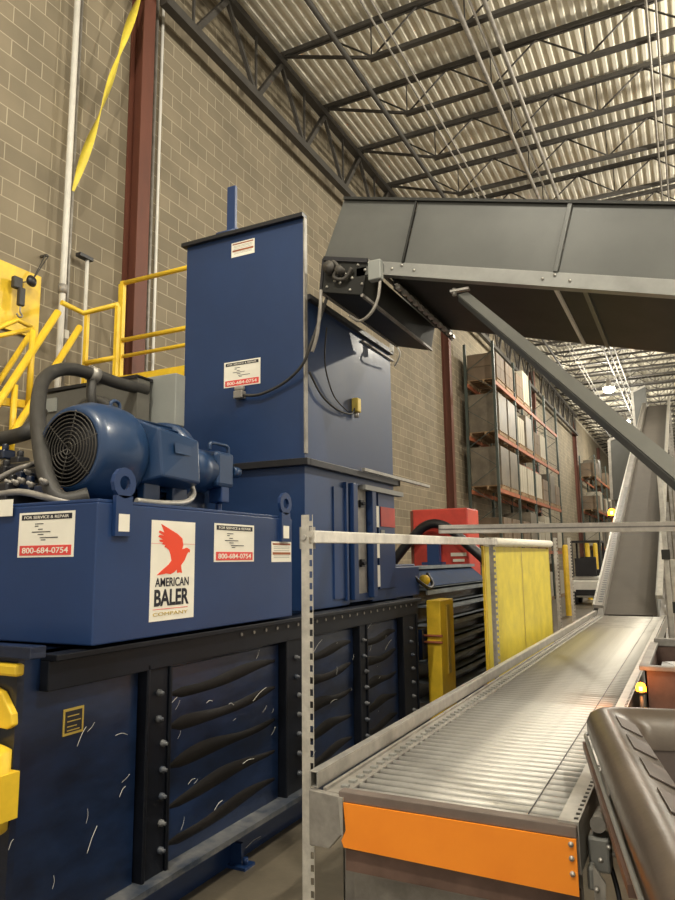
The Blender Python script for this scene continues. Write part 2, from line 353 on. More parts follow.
a,b=sl(33,330,0,380,-5.85,1.0); MB().tube([a,b],.028,12).build('handrail','yellow',t)
a,b=sl(80,327,2,450,-5.25,.0); MB().tube([a,b],.032,12).build('stringer','yellow',t)
a2=a-X_*.6; b2=b-X_*.6; MB().tube([a2.lerp(b2,.45),b2],.03,12).build('stringer','yellow',t)
for k in range(8,17):
    p=a.lerp(b,k/17); MB().box(p.x-.58,p.x-.02,p.y-.1,p.y+.1,p.z-.015,p.z+.015).build('tread','galvdull',t)
for (u,v0,v1,X) in ((33,330,405,-5.3),(15,385,470,-5.3)):
    p=at(u,v0,X=X); q=at(u,v1,X=X); MB().cyl((p.x,p.y,p.z),(p.x,p.y,q.z),.028,10).build('rail_post','yellow',t)
p=at(0,332,X=-5.6);q=at(17,320,X=-5.6);s_=at(33,328,X=-5.6); e=at(-40,345,X=-5.6)
MB().tube([e,q,s_],.022,8).tube([at(-30,342,X=-5.55),at(33,329,X=-5.5)],.022,8).build('top_loop','yellow',t)
MB().bar(at(-10,400,X=-5.35),at(30,405,X=-5.35),.05,.07).build('cross_bar','yellow',t)
# ================================================================ BALER BODY
t=thing('baler','long dark blue horizontal baler body with bolted ribs on the floor','baler',(-3.0,4.0,0)); BAL=t
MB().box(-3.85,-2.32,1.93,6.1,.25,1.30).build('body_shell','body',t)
bays=[(1.93,2.55),(2.745,3.78),(4.05,4.84),(5.01,5.72)]
for i,(a,b) in enumerate(bays):
    mb=MB()
    if i==0: mb.box(-2.32,-2.3,a,b,.26,1.3)
    else:
        mb.box(-2.32,-2.305,a,b,.26,1.14)
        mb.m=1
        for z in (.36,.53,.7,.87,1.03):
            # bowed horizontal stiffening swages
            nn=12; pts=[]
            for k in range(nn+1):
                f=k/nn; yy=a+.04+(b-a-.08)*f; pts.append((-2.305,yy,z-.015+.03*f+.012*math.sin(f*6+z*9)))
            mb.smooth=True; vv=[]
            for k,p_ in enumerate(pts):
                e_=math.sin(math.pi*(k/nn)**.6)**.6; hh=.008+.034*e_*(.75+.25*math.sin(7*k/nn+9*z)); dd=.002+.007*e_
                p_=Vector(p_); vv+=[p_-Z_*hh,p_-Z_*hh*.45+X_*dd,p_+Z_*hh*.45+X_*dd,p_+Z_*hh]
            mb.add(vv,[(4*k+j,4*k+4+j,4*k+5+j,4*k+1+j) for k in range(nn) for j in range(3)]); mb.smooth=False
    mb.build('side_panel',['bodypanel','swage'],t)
for a,b in ((2.56,2.735),(3.79,4.04),(4.85,5.0),(5.73,6.09)):
    mb=MB().box(-2.32,-2.25,a,a+.02,.26,1.19).box(-2.32,-2.262,a+.02,b-.02,.26,1.19).box(-2.32,-2.25,b-.02,b,.26,1.17)
    p=mb.build('bolted_rib','bodydark',t,bev=.006)
    for k in range(7):
        z=.36+.115*k; y=(a+b)/2+(.035 if k<5 else 0)
        MB().lathe((-2.262,y,z),(1,0,0),[(0,.016),(.014,.016),(.018,.009),(.03,.009),(.03,0)],8).build('bolt','bodyledge',p)
MB().box(-2.40,-2.21,2.0,6.1,1.275,1.30).box(-2.3,-2.25,2.0,6.1,1.16,1.275).build('top_flange','bodydark',t,bev=.004)
FL=[o for o in t.children if o.name.startswith('top_flange')][0]
fb=MB().cyl((-2.252,3.3,1.25),(-2.244,3.3,1.25),.010,8).build('bolt','galvdull',FL)
for k in range(1,22):
    c_=fb.copy(); COL.objects.link(c_); c_.parent=FL; c_.location=(0,k*.125,0)
MB().prism([(-2.42,1.93,.2),(-2.2,1.93,.235),(-2.2,1.93,.262),(-2.42,1.93,.262)],(0,4.17,0)).build('bottom_ledge','bodyledge',t)
MB().box(-2.5,-2.4,1.93,6.1,0,.21).box(-3.85,-3.75,1.93,6.1,0,.25).build('skid_beam','blue',t)
for y in (3.45,5.1):
    MB().box(-2.4,-2.28,y-.05,y+.05,0,.015).box(-2.4,-2.33,y-.012,y+.012,.015,.12).cyl((-2.31,y+.0,.015),(-2.31,y,.05),.015,8).build('floor_anchor','blue',t)
p=MB().box(-2.3,-2.297,2.125,2.232,.965,1.068).build('rating_plate','brass',t)
mb=MB().box(-2.297,-2.2955,2.135,2.222,.975,1.058)
mb.build('plate_face','black',p)
mb=MB(); 
for zz,w in ((1.04,.06),(1.02,.07),(1.0,.05),(.985,.065)): mb.box(-2.2955,-2.2948,2.145,2.145+w,zz-.004,zz)
mb.build('plate_lines','brass',p)
# scratches
mb=MB()
for (u0,v0,u1,v1) in [(97,728,88,748),(108,828,98,856),(138,736,126,737),(25,842,20,853),(187,698,174,716),(165,712,160,722),(222,702,216,704),(243,706,238,705),(275,688,262,702),(232,802,224,812),(298,700,290,712),(270,838,255,850),(205,780,198,786),(263,760,252,765),(152,864,148,888),(136,788,130,799),(374,657,364,664),(330,640,322,652),(345,700,338,704),(380,622,372,634),(398,640,392,650)]:
    a=at(u0,v0,X=-2.232);b=at(u1,v1,X=-2.232)
    a.x=b.x=-2.292
    c=(a+b)/2+Z_*.008; mb.tube(smoothpath([a,c,b],4),.0013,5)
random.seed(21)
for k in range(34):
    y=random.uniform(2.0,5.7); z=random.uniform(.35,1.1); L=random.uniform(.01,.06); a_=random.uniform(.2,1.5)
    a=Vector((-2.285,y,z)); b=a+Vector((0,math.cos(a_)*L,math.sin(a_)*L)); mb.tube(smoothpath([a,(a+b)/2+Y_*.006,b],3),.0009,4)
o=mb.build('wire_scraps','white',t); o['kind']='stuff'; lab(o,'short white wire scraps stuck on the panels')
# near end face items
e=MB().box(-3.9,-2.3,1.9,1.93,.25,1.30).build('end_plate','body',t)
mb=MB().box(-2.62,-2.262,1.86,1.90,1.235,1.28); mb.build('bracket','yellow',t,bev=.01)
mb=MB().prism([(-2.62,1.87,1.19),(-2.40,1.87,1.19),(-2.35,1.87,1.175),(-2.285,1.87,1.10),(-2.28,1.87,1.06),(-2.31,1.87,1.045),(-2.62,1.87,1.06)],(0,.03,0)); mb.build('latch_plate','yellow',t,bev=.006)
MB().lathe((-2.36,1.82,.70),(0,0,1),[(0,0),(0,.095),(.13,.1),(.14,.095),(.27,.095),(.29,.06),(.29,0)],24).box(-2.46,-2.26,1.82,1.9,.74,.9).build('cylinder_guard','yellow',t)
MB().box(-2.9,-2.19,1.86,1.93,1.30,1.345).build('end_shelf','body',t,bev=.004)
# transition block at the far end of the body
MB().box(-3.6,-2.42,5.97,6.63,1.3,1.58).box(-3.6,-2.45,5.98,6.6,1.58,1.6).build('tie_housing','blue',t,bev=.01)
# ================================================================ BALE CHAMBER
t=thing('bale_chamber','dark blue ribbed bale outlet chamber left of the yellow fence','bale chamber',(-3.0,8.0,0))
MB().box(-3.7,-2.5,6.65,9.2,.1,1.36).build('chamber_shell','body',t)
MB().prism([(-2.5,6.65,1.36),(-2.42,6.65,1.37),(-2.62,6.65,1.54),(-3.6,6.65,1.54),(-3.6,6.65,1.36)],(0,2.5,0)).build('sloped_lid','lidblue',t)
MB().box(-2.68,-2.58,6.6,9.2,1.54,1.575).build('lid_edge','ribgrey',t)
for k,z in enumerate((1.34,1.17,.99,.81,.63,.45,.27)):
    MB().box(-2.5,-2.36,6.7,9.2,z,z+.02).box(-2.38,-2.36,6.7,9.2,z-.045,z+.02).build('rib','ribgrey',t)
MB().box(-2.5,-2.38,9.12,9.2,.2,1.36).build('end_post','body',t)
p=MB().lathe((-2.42,6.72,1.44),(1,-.4,0),[(0,0),(0,.05),(.05,.05),(.07,.035),(.07,0)],16).build('reel_cap','yellow',t)
MB().tube(smoothpath([(-2.45,6.5,1.5),(-2.4,6.6,1.42),(-2.36,6.75,1.36),(-2.38,6.9,1.4),(-2.45,6.95,1.5)]),.018,8).build('hose','black',t)
for ya_,yb_ in ((6.75,7.6),(8.4,9.1)): MB().box(-2.6,-2.5,ya_,yb_,0,.1).build('skid_foot','blue',t)
t=thing('yellow_guard_box','tall yellow steel guard box at the bale chamber side','guard',(-2.3,6.8,0))
MB().box(-2.34,-2.2,6.58,7.0,0,1.25).build('casing','yellow',t,bev=.008)
MB().box(-2.2,-2.188,6.76,6.84,.55,1.2).build('cover_strip','brass',t)
for z in (.86,.92): MB().cyl((-2.36,6.56,z),(-2.18,6.56,z),.012,8).build('handle','rackor',t)
MB().box(-2.4,-2.36,6.5,6.6,.7,.98).build('hinge','body',t)
# small black-topped red machine beyond
t=thing('red_cabinet','red steel cabinet behind the bale chamber','cabinet',(-3.3,10.2,0))
MB().box(-3.75,-2.88,10,10.6,0,2.38).build('casing','red',t,bev=.02)
MB().box(-3.76,-3.72,9.98,10.62,0,2.36).build('edge_trim','column',t)
MB().box(-3.15,-2.92,9.985,10,1.68,1.73).box(-3.12,-2.95,9.985,10,1.6,1.64).build('label_strip','cream',t)
t=thing('blue_hoop_stand','blue post with wide black arch in front of the red cabinet','stand',(-3.37,9.8,0))
MB().box(-3.43,-3.25,9.75,9.85,0,1.95).box(-3.5,-3.2,9.7,9.9,1.56,1.6).build('post','blue',t)
MB().tube(smoothpath([(-4.1,9.8,1.45),(-3.92,9.8,1.68),(-3.72,9.8,1.9),(-3.5,9.8,2.1),(-3.3,9.8,2.15),(-3.08,9.8,2.06),(-2.85,9.8,1.85),(-2.6,9.8,1.62),(-2.5,9.8,1.45)]),[.07]*49,10).build('arch','black',t)
# ================================================================ FEED HOPPER
t=thing('feed_hopper','tall blue steel feed hopper standing on the baler body','hopper',(-2.95,5.1,1.32))
XR,XL,YN,YF=-2.4,-3.49,4.29,5.95
MB().box(XL,XR,YN,YN+.02,1.305,2.31).box(XL,XL+.02,YN+.02,YF-.02,1.305,2.31).box(XL,XR,YF-.02,YF,1.305,2.31).box(XR-.02,XR,YN+.02,4.99,1.305,2.31).box(XR-.02,XR,5.44,YF-.02,1.305,2.31).box(XR-.02,XR,4.99,5.44,2.24,2.31).box(XR-.02,XR,4.99,5.44,1.32,1.38).build('lower_box','bluelit',t)
MB().box(XR-.02,XR-.005,5.1,5.34,1.38,2.24).build('window_panel','galvdull',t)
p=MB().box(XR-.01,XR+.05,4.99,5.07,1.34,2.25).box(XR-.01,XR+.05,5.36,5.44,1.34,2.25).build('window_frame','blue',t,bev=.005)
for z in (1.62,2.1): MB().box(XR,XR+.02,5.19,5.25,z-.03,z+.03).cyl((XR,5.22,z),(XR+.05,5.2,z),.015,8).build('latch','black',t)
MB().box(XR,XR+.012,4.72,4.9,1.36,2.2).box(XR,XR+.03,4.9,4.93,1.34,2.25).build('stiffener','blue',t)
MB().box(XR,XR+.015,5.56,5.93,1.4,2.22).build('side_door','blue',t,bev=.004)
MB().box(XR+.015,XR+.022,5.6,5.92,1.93,2.1).build('red_reflection','red',t)  # flat red plate stands in for a red reflection on the door
for z0,z1,m in ((1.92,2.1,'cream'),(1.66,1.78,'cream'),(1.42,1.6,'white'),(1.8,1.9,'boxgrey')): MB().box(XR+.015,XR+.02,5.5 if m!='boxgrey' else 5.6,5.56 if m!='boxgrey' else 5.68,z0,z1).build('sticker',m,t)
MB().box(XL-.04,XR+.05,YN-.05,YN,2.31,2.36).box(XR,XR+.05,YN,YF+.05,2.31,2.36).box(XL-.04,XR+.05,YF,YF+.05,2.31,2.36).build('middle_flange','black',t,bev=.004)
MB().box(XR+.0,XR+.06,5.2,YF+.1,2.215,2.255).build('ledge','greyflange',t)
MB().box(XR+.05,XR+.08,5.15,6.75,2.36,2.385).build('lock_bar','galv',t)
MB().box(XL,XR,YN,YN+.02,2.36,4.18).build('front_panel','bluelit',t)
MB().box(XR-.02,XR,YN+.02,YF-.02,2.36,3.57).box(XL,XL+.02,YN+.02,YF-.02,2.36,3.57).box(XL,XR,YF-.02,YF,2.36,3.57).build('upper_box','bluelit',t)
MB().box(XL-.03,XR+.01,YN-.04,YN+.03,4.18,4.21).build('top_cap','black',t)
MB().box(XR,XR+.012,YN-.01,YN+.03,2.4,4.18).build('edge_strip','galvdull',t)
MB().box(XR,XR+.035,YN+.03,YF,3.55,3.59).build('top_rim','black',t)
MB().box(XR-.004,XR+.02,5.3,YF+.04,3.50,3.515).build('rim_angle','galvdull',t)
MB().box(-3.13,-3.05,4.33,4.36,4.15,4.64).box(-3.16,-3.02,4.31,4.38,4.2,4.26).build('lifting_bar','blue',t,bev=.004)
MB().cyl((-3.2,4.3,4.23),(-3.0,4.3,4.23),.02,8).build('bar_pin','blue',t)
def service_label(parent,o,rt,up,w,h,small=False):
    """white service label: black header, phone number on a red bar"""
    nr=rt.cross(up)
    def q(a,b,c,d,th,m,name):
        c0=Vector(o)+rt*((a+b)/2*w)+up*((c+d)/2*h)+nr*(th/2)
        return MB().obox(c0,rt,up,nr,(b-a)*w,(d-c)*h,th).build(name,m,P[0] if P[0] else parent)
    P=[None]; P[0]=q(0,1,0,1,.002,'cream','service_label')
    lab(P[0],'white service label with black heading and red phone number bar')
    q(.05,.95,.83,.95,.0035,'ink','header_bar'); q(.04,.96,.04,.26,.0035,'labelred','number_bar')
    text('FOR SERVICE & REPAIR',Vector(o)+rt*.1*w+up*.855*h+nr*.003,rt,up,.8*w,.065*h,'cream',P[0])
    text('800-684-0754',Vector(o)+rt*.09*w+up*.085*h+nr*.003,rt,up,.82*w,.13*h,'cream',P[0],off=.01)
    mb=MB(); random.seed(3)
    for (a,b,c) in [(.3,.45,.74),(.3,.36,.69),(.36,.44,.62),(.25,.58,.56),(.36,.46,.5),(.4,.72,.43),(.42,.5,.38)]:
        mb.obox(Vector(o)+rt*((a+b)/2*w)+up*(c*h)+nr*.0025,rt,up,nr,(b-a)*w,.018*h,.002)
    mb.build('small_print','ink',P[0])
service_label(t,Vector((-3.105,YN,2.955)),X_,Z_,.33,.2)
def warn(parent,o,rt,up,w,h,l,band='rackor'):
    nr=rt.cross(up); p=MB().obox(Vector(o)+rt*w/2+up*h/2+nr*.001,rt,up,nr,w,h,.002).build('warning_sticker','cream',parent); lab(p,l)
    MB().obox(Vector(o)+rt*w/2+up*h*.42+nr*.002,rt,up,nr,w*.9,h*.12,.002).obox(Vector(o)+rt*w/2+up*h*.88+nr*.002,rt,up,nr,w*.9,h*.08,.002).build('band',band,p)
    mb=MB()
    for k in (.22,.3,.56,.66,.74): mb.obox(Vector(o)+rt*w/2+up*h*k+nr*.0015,rt,up,nr,w*.8,h*.02,.002)
    mb.build('small_print','galvdull',p)
warn(t,(-3.05,YN,4.0),X_,Z_,.215,.12,'cream sticker with orange band near the hopper top','rackor')
# hopper sensors and cables
p=MB().obox((-2.94,YN-.03,2.88),X_,Y_,Z_,.08,.06,.06).cyl((-2.98,YN-.03,2.93),(-2.9,YN-.03,2.93),.02,8).build('limit_switch','galvdull',t,bev=.008)
p=MB().obox((XR+.03,5.11,2.9),X_,Y_,Z_,.06,.07,.12).build('limit_switch','brass',t,bev=.01)
MB().cyl((XR+.03,5.11,2.8),(XR+.03,5.11,2.84),.02,8).build('switch_plunger','galv',p)
MB().tube(smoothpath([(-2.19,4.25,3.5),(-2.25,4.22,3.3),(-2.3,4.2,3.15),(-2.38,4.22,3.02),(-2.55,4.25,2.92),(-2.75,4.25,2.86),(-2.9,4.25,2.87)]),.011,8).build('cable','rubber',t)
MB().tube(smoothpath([(-2.38,4.33,3.0),(-2.37,4.5,2.86),(-2.37,4.75,2.8),(-2.37,5.0,2.81),(-2.37,5.08,2.87)]),.008,8).tube(smoothpath([(-2.22,4.3,3.3),(-2.34,4.5,3.1),(-2.37,4.7,2.9),(-2.37,4.95,2.82)]),.006,8).build('cable','rubber',t)
# ================================================================ HYDRAULIC POWER UNIT
t=thing('hydraulic_tank','blue hydraulic oil tank with eagle emblem, on top of the baler','tank',(-3.0,3.0,1.30))
XT=-2.2
MB().box(-4.0,XT,2.165,3.77,1.315,1.90).build('tank_shell','blue',t,bev=.006)
MB().box(-4.02,XT-.005,2.17,3.765,1.90,1.915).build('lid','blue',t,bev=.004)
MB().box(-3.85,-2.45,2.4,3.6,1.30,1.316).build('mount','body',t)
for y,l in ((2.30,'near'),(3.665,'far')):
    n=20; out=[(XT,y-.05,1.76),(XT,y+.05,1.76)]+[(XT,y+.05*math.cos(a),1.985+.05*math.sin(a)) for a in [math.pi*k/10 for k in range(11)]]
    hole=[(y+.032*math.cos(2*math.pi*k/12),1.99+.032*math.sin(2*math.pi*k/12)) for k in range(12)]
    mb=MB(); th=.02
    # lug plate with eye: ring + stem
    R=[(y+.068*math.cos(2*math.pi*k/12),1.99+.068*math.sin(2*math.pi*k/12)) for k in range(12)]
    for k in range(12):
        a,b=hole[k],hole[(k+1)%12]; c_,d_=R[k],R[(k+1)%12]
        mb.prism([(XT,a[0],a[1]),(XT,b[0],b[1]),(XT,d_[0],d_[1]),(XT,c_[0],c_[1])],(th,0,0))
    mb.box(XT,XT+th,y-.05,y+.05,1.76,1.935)
    p=mb.build('lifting_eye','blue',t)
    q=MB().box(XT+th,XT+th+.002,y-.032,y+.032,1.78,1.855).build('sticker','cream',p); 
warn(t,(XT,3.53,1.64),Y_,Z_,.225,.12,'cream sticker with orange band at the tank corner','rackor')
service_label(t,Vector((XT,2.972,1.645)),Y_,Z_,.37,.2)
service_label(t,Vector((-2.665,2.165,1.675)),X_,Z_,.34,.195)
# emblem label
o0=Vector((XT,2.497,1.382)); w,h=.316,.458
P=MB().box(XT,XT+.002,2.497,2.497+w,1.382,1.382+h).build('emblem_label','cream',t); lab(P,'tall white label with red eagle and black lettering')
pts=[(110,104),(150,128),(190,152),(214,176),(219,212),(214,232),(222,230),(238,224),(254,234),(253,250),(246,246),(238,262),(228,290),(210,318),(216,358),(204,354),(192,358),(190,338),(178,352),(160,362),(140,358),(95,366),(118,342),(150,312),(163,292),(158,262),(150,238),(138,226),(128,222),(132,212),(116,208),(122,200),(108,196),(102,186),(120,184),(98,170),(104,160),(124,164),(100,148),(104,138),(126,148)]
bx0,bx1,by0,by1=68,280,86,595
poly=[(XT+.002,o0.y+(a-bx0)/(bx1-bx0)*w,o0.z+h-(b-by0)/(by1-by0)*h) for a,b in pts]
MB().prism(poly,(.0015,0,0)).build('eagle','eagle',P)
def tl(s,fx0,fx1,fy0,fy1,m,off=0): text(s,Vector((XT+.002,o0.y+fx0*w,o0.z+fy0*h)),Y_,Z_,(fx1-fx0)*w,(fy1-fy0)*h,m,P,off=off)
tl('AMERICAN',.1,.86,.335,.425,'ink',.015); tl('BALER',.09,.87,.145,.31,'ink',.03); tl('COMPANY',.07,.85,.05,.085,'brass')
MB().box(XT+.002,XT+.003,o0.y+.07*w,o0.y+.85*w,o0.z+.112*h,o0.z+.118*h).box(XT+.002,XT+.003,o0.y,o0.y+w,o0.z+.765*h,o0.z+.768*h).build('rule_line','labelred',P)
# electric motor
t=thing('electric_motor','large blue electric motor with ribbed fan grille on the tank','motor',(-2.62,3.0,1.915))
MX,MZ=-2.63,2.19
MB().lathe((MX,2.39,MZ),(0,1,0),[(0.0,.185),(.0,.205),(.04,.225),(.10,.246),(.2,.252),(.27,.245),(.31,.225),(.32,.18)],40).build('fan_cowl','motor',t)
mb=MB()
for k in range(9): 
    rr=.03+.019*k; mb.tube([(MX+rr*math.cos(2*math.pi*j/28),2.382,MZ+rr*math.sin(2*math.pi*j/28)) for j in range(29)],.0035,5,caps=False)
for a in range(6): 
    th=a*math.pi/3+.3; mb.cyl((MX,2.385,MZ),(MX+.19*math.cos(th),2.385,MZ+.19*math.sin(th)),.004,5)
mb.build('fan_grille','joist',t)
MB().lathe((MX,2.43,MZ),(0,1,0),[(0,0),(0,.19),(.02,.19)],24).build('grille_backing','black',t)
mb=MB().lathe((MX,2.68,MZ),(0,1,0),[(0,.18),(.37,.18)],32)
for k in range(28):
    a=2*math.pi*k/28; d=Vector((math.cos(a),0,math.sin(a))); tt=Vector((-math.sin(a),0,math.cos(a)))
    mb.obox(Vector((MX,2.87,MZ))+d*.198,d,Y_,tt,.045,.36,.008)
mb.build('finned_body','motor',t)
MB().lathe((MX,3.02,MZ),(0,1,0),[(0,.19),(.0,.235),(.06,.24),(.09,.2),(.12,.15),(.12,0)],32).build('end_bell','motor',t)
a=[(XT-.19,2.93,2.03),(XT-.15,3.35,2.05),(XT-.15,3.34,2.36),(XT-.2,2.93,2.42)]
jb=MB(); f0=[Vector((-2.33,2.72,2.07)),Vector((-2.33,3.02,2.06)),Vector((-2.33,3.0,2.29)),Vector((-2.35,2.70,2.32))]
f1=[Vector((-2.47,2.68,2.04)),Vector((-2.47,3.05,2.03)),Vector((-2.5,3.04,2.34)),Vector((-2.5,2.68,2.38))]
jb.add(f0+f1,[(0,1,2,3),(4,7,6,5),(0,4,5,1),(1,5,6,2),(2,6,7,3),(3,7,4,0)]); p=jb.build('terminal_box','motor',t,bev=.012)
MB().add([a_+Vector((.004,0,0)) for a_ in [Vector((-2.328,2.80,2.20)),Vector((-2.328,2.93,2.20)),Vector((-2.331,2.93,2.25)),Vector((-2.333,2.80,2.255))]],[(0,1,2,3)]).build('name_plate','motor',p)
MB().box(MX-.2,MX+.2,2.70,3.08,1.915,1.95).box(MX-.2,MX-.15,2.72,3.06,1.95,2.08).box(MX+.13,MX+.18,2.72,2.84,1.95,2.06).box(MX+.13,MX+.18,2.94,3.06,1.95,2.06).build('foot_mount','motor',t,bev=.006)
MB().tube(smoothpath([(MX+.02,2.63,2.43),(MX+.02,2.63,2.46),(MX+.02,2.66,2.475),(MX+.02,2.69,2.46),(MX+.02,2.69,2.40)]),.01,6).build('lifting_eye','motor',t)
MB().tube(smoothpath([(-2.42,3.06,2.06),(-2.36,3.0,2.0),(-2.3,2.86,1.95),(-2.27,2.65,1.93),(-2.28,2.48,1.93)]),.014,8).build('cable','galv',t)
t=thing('hydraulic_pump','blue hydraulic pump coupled to the right end of the motor','pump',(-2.62,3.65,1.915))
MB().lathe((MX,3.12,MZ),(0,1,0),[(0,0),(0,.17),(.05,.17),(.07,.12),(.14,.12),(.15,.13),(.3,.13),(.31,0)],28).build('bell_housing','motor',t)
MB().box(MX-.1,MX+.13,3.40,3.58,2.09,2.31).build('pump_body','motor',t,bev=.025)
MB().cyl((MX+.1,3.58,2.2),(MX+.1,3.65,2.2),.035,12).cyl((MX,3.58,2.24),(MX,3.62,2.24),.06,12).build('port','motor',t)
MB().tube(smoothpath([(MX+.1,3.36,2.31),(MX+.1,3.37,2.35),(MX+.1,3.46,2.355),(MX+.1,3.54,2.35),(MX+.1,3.55,2.3)]),.011,8).build('handle','motor',t)
MB().box(MX+.02,MX+.12,3.46,3.54,2.0,2.1).cyl((MX+.07,3.5,1.915),(MX+.07,3.5,2.0),.02,10).build('valve','blue',t,bev=.008)
MB().box(MX-.1,MX,3.25,3.45,1.915,2.06).build('pump_bracket','body',t)
# cooler, electrical box, hoses
t=thing('oil_cooler','dark grey oil cooler with round fan hoop behind the motor','oil cooler',(-3.6,3.5,1.915))
def ay(u,v,Y): return at(u,v,Y=Y)
a=ay(48,392,3.55); b=ay(143,378,3.55)
MB().prism([(-3.98,3.5,1.915),(b.x,3.5,1.915),(b.x,3.5,b.z),(a.x,3.5,b.z-.03),(a.x,3.5,1.915)],(0,.12,0)).build('casing','coolergrey',t)
MB().box(a.x,b.x,3.49,3.65,b.z-.01,b.z+.012).build('top_edge','black',t)
cc=ay(92,432,3.46)
MB().tube([(cc.x+.22*math.cos(k*math.pi/16),3.46,cc.z+.22*math.sin(k*math.pi/16)) for k in range(33)],.035,8,caps=False).build('fan_hoop','rubber',t)
s0=ay(51,405,3.49); MB().box(s0.x-.05,s0.x+.05,3.488,3.5,s0.z-.05,s0.z+.05).build('sticker','boxgrey',t)
t=thing('electrical_box','light grey electrical enclosure on a post behind the motor','electrical box',(-3.1,3.7,1.915))
a=ay(143,378,3.66); b=ay(175,420,3.66)
MB().box(a.x,b.x,3.66,3.76,b.z-.03,a.z).build('enclosure','boxgrey',t,bev=.006)
MB().box(a.x+.1,a.x+.16,3.7,3.76,1.915,b.z).build('post','galvdull',t)
for dz in (.05,.15): MB().box(a.x+.005,a.x+.03,3.65,3.66,b.z+dz,b.z+dz+.03).build('latch','galv',t)
t=thing('hydraulic_hose','thick black hydraulic hose arching over the motor','hose',(-3,2.6,1.915))
hp=[ay(88,512,2.38),ay(62,500,2.3),ay(47,478,2.3),ay(40,440,2.4),ay(38,405,2.55),ay(45,378,2.75),ay(66,369,2.95),ay(92,374,3.15),ay(118,383,3.35),ay(146,390,3.6)]
hp[0].z=max(hp[0].z,1.955)
MB().tube(smoothpath(hp),.04,14).build('hose_body','rubber',t)
c=hp[7]; d=(hp[8]-hp[7]).normalized(); MB().tube([c-d*.02,c+d*.04],.05,14).build('clamp','galv',t)
MB().tube([c,c-Z_*.14,c-Z_*.22+X_*.02],.03,10).build('branch','rubber',t)
MB().tube(smoothpath([c-Z_*.22+X_*.02,ay(88,405,3.2),ay(65,420,3.2),ay(52,450,3.1),ay(55,490,2.9)]),.028,10).build('return_hose','rubber',t)
t=thing('valve_manifold','black hydraulic valve cluster with fittings on the tank left end','valve manifold',(-3.1,2.4,1.915))
MB().box(-3.6,-2.86,2.24,2.5,1.915,2.03).build('manifold_block','black',t,bev=.01)
random.seed(5)
for k,(u,v,Y) in enumerate([(6,472,2.6),(22,478,2.5),(38,474,2.6),(30,490,2.35),(12,488,2.4),(48,492,2.3),(20,462,2.9),(5,455,2.9)]):
    c=ay(u,v,Y); MB().obox(c,X_,Y_,Z_,.07+.03*random.random(),.09,.06).cyl(c+Z_*.02,c+Z_*.07,.02,10).build('valve_body','body' if k%2 else 'black',t,bev=.01)
for (u,v,Y) in [(30,474,2.4),(46,483,2.25),(18,484,2.3),(24,482,2.3),(33,486,2.28),(11,484,2.3)]:
    c=ay(u,v,Y); MB().lathe(c,(.3,-1,.3),[(0,0),(0,.014),(.02,.015),(.024,.009),(.045,.009),(.045,0)],8).build('fitting','galvdull',t)
MB().tube(smoothpath([ay(-8,482,2.3),ay(15,470,2.35),ay(30,465,2.4),ay(42,460,2.6)]),.014,8).tube(smoothpath([ay(-8,495,2.25),ay(20,492,2.25),ay(45,497,2.25),ay(70,503,2.3)]),.016,8).build('pressure_line','galvdull',t)
MB().tube(smoothpath([ay(45,470,2.45),ay(52,490,2.35),ay(62,503,2.3),ay(82,508,2.33)]),.022,8).build('hose','rubber',t)
MB().tube(smoothpath([ay(-5,440,3),ay(15,436,3),ay(30,430,3),ay(40,412,3.2)]),.05,8).build('hose','rubber',t)
MB().box(-3.8,-2.98,2.6,3.3,1.915,2.2).build('filter_housing','black',t,bev=.03)
c=ay(5,508,2.15); p=MB().obox(c,X_,Y_,Z_,.1,.003,.075).obox(c+Y_*.03-Z_*.01,X_,Y_,Z_,.02,.06,.02).build('tag','cream',t); lab(p,'cream paper tag')
# ================================================================ OVERHEAD CONVEYOR
t=thing('overhead_conveyor','grey sheet metal overhead conveyor rising left to the blue hopper','conveyor',(0,5.1,3.2))
SL=-.27; sd=Vector((1,0,SL)).normalized(); sn=Vector((-SL,0,1)).normalized()
T0=Vector((-2.107,0,4.32))
def hp_(s,o,y): return Vector((T0.x,y,T0.z))+sd*s-sn*o   # s along, o below top edge
HL=5.2; HH=.585
def slab(s0,s1,o0_,o1,y0,y1,name,m,par=None,bev=0):
    c=hp_((s0+s1)/2,(o0_+o1)/2,(y0+y1)/2); return MB().obox(c,sd,Y_,sn,abs(s1-s0),abs(y1-y0),abs(o1-o0_)).build(name,m,par or t,bev=bev)
for s0,s1 in ((0,.58),(.60,1.64),(1.67,2.7),(2.73,3.76),(3.79,HL)): slab(s0,s1,0,.47,4.40,4.415,'side_panel','grey')
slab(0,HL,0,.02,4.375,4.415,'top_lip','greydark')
slab(.03,HL,.47,.565,4.39,4.43,'side_flange','greyflange',bev=.003)
slab(.03,HL,.565,.575,4.36,4.43,'flange_foot','greyflange')
for s in (.59,1.655,2.715,3.775):
    p=MB().obox(hp_(s,.24,4.39),sd,Y_,sn,.016 if s<1 else .03,.02,.46).build('seam_rib','greydark' if s<1 else 'grey',t,bev=.003)
    bolts([hp_(s+ds,o_,4.388) for o_,ds in ((.49,0),(.52,-.07),(.52,.1))],(0,-1,0),.01,'galv',p)
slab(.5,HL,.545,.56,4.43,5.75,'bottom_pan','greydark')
slab(0,HL,0,.56,5.75,5.765,'far_side_panel','grey')
slab(.1,HL,.3,.31,4.43,5.75,'belt','belt')
slab(1.66,1.685,.56,.575,4.43,5.75,'cross_strap','white')
slab(1.84,1.87,.56,.575,4.43,5.75,'cross_brace','grey')
# end slant lower left lip
MB().add([hp_(0,0,4.40),hp_(0,.47,4.40),hp_(-.06,.47,4.40),hp_(0,0,4.415),hp_(0,.47,4.415),hp_(-.06,.47,4.415)],[(0,1,2),(5,4,3),(0,2,5,3),(2,1,4,5)]).build('end_gusset','grey',t)
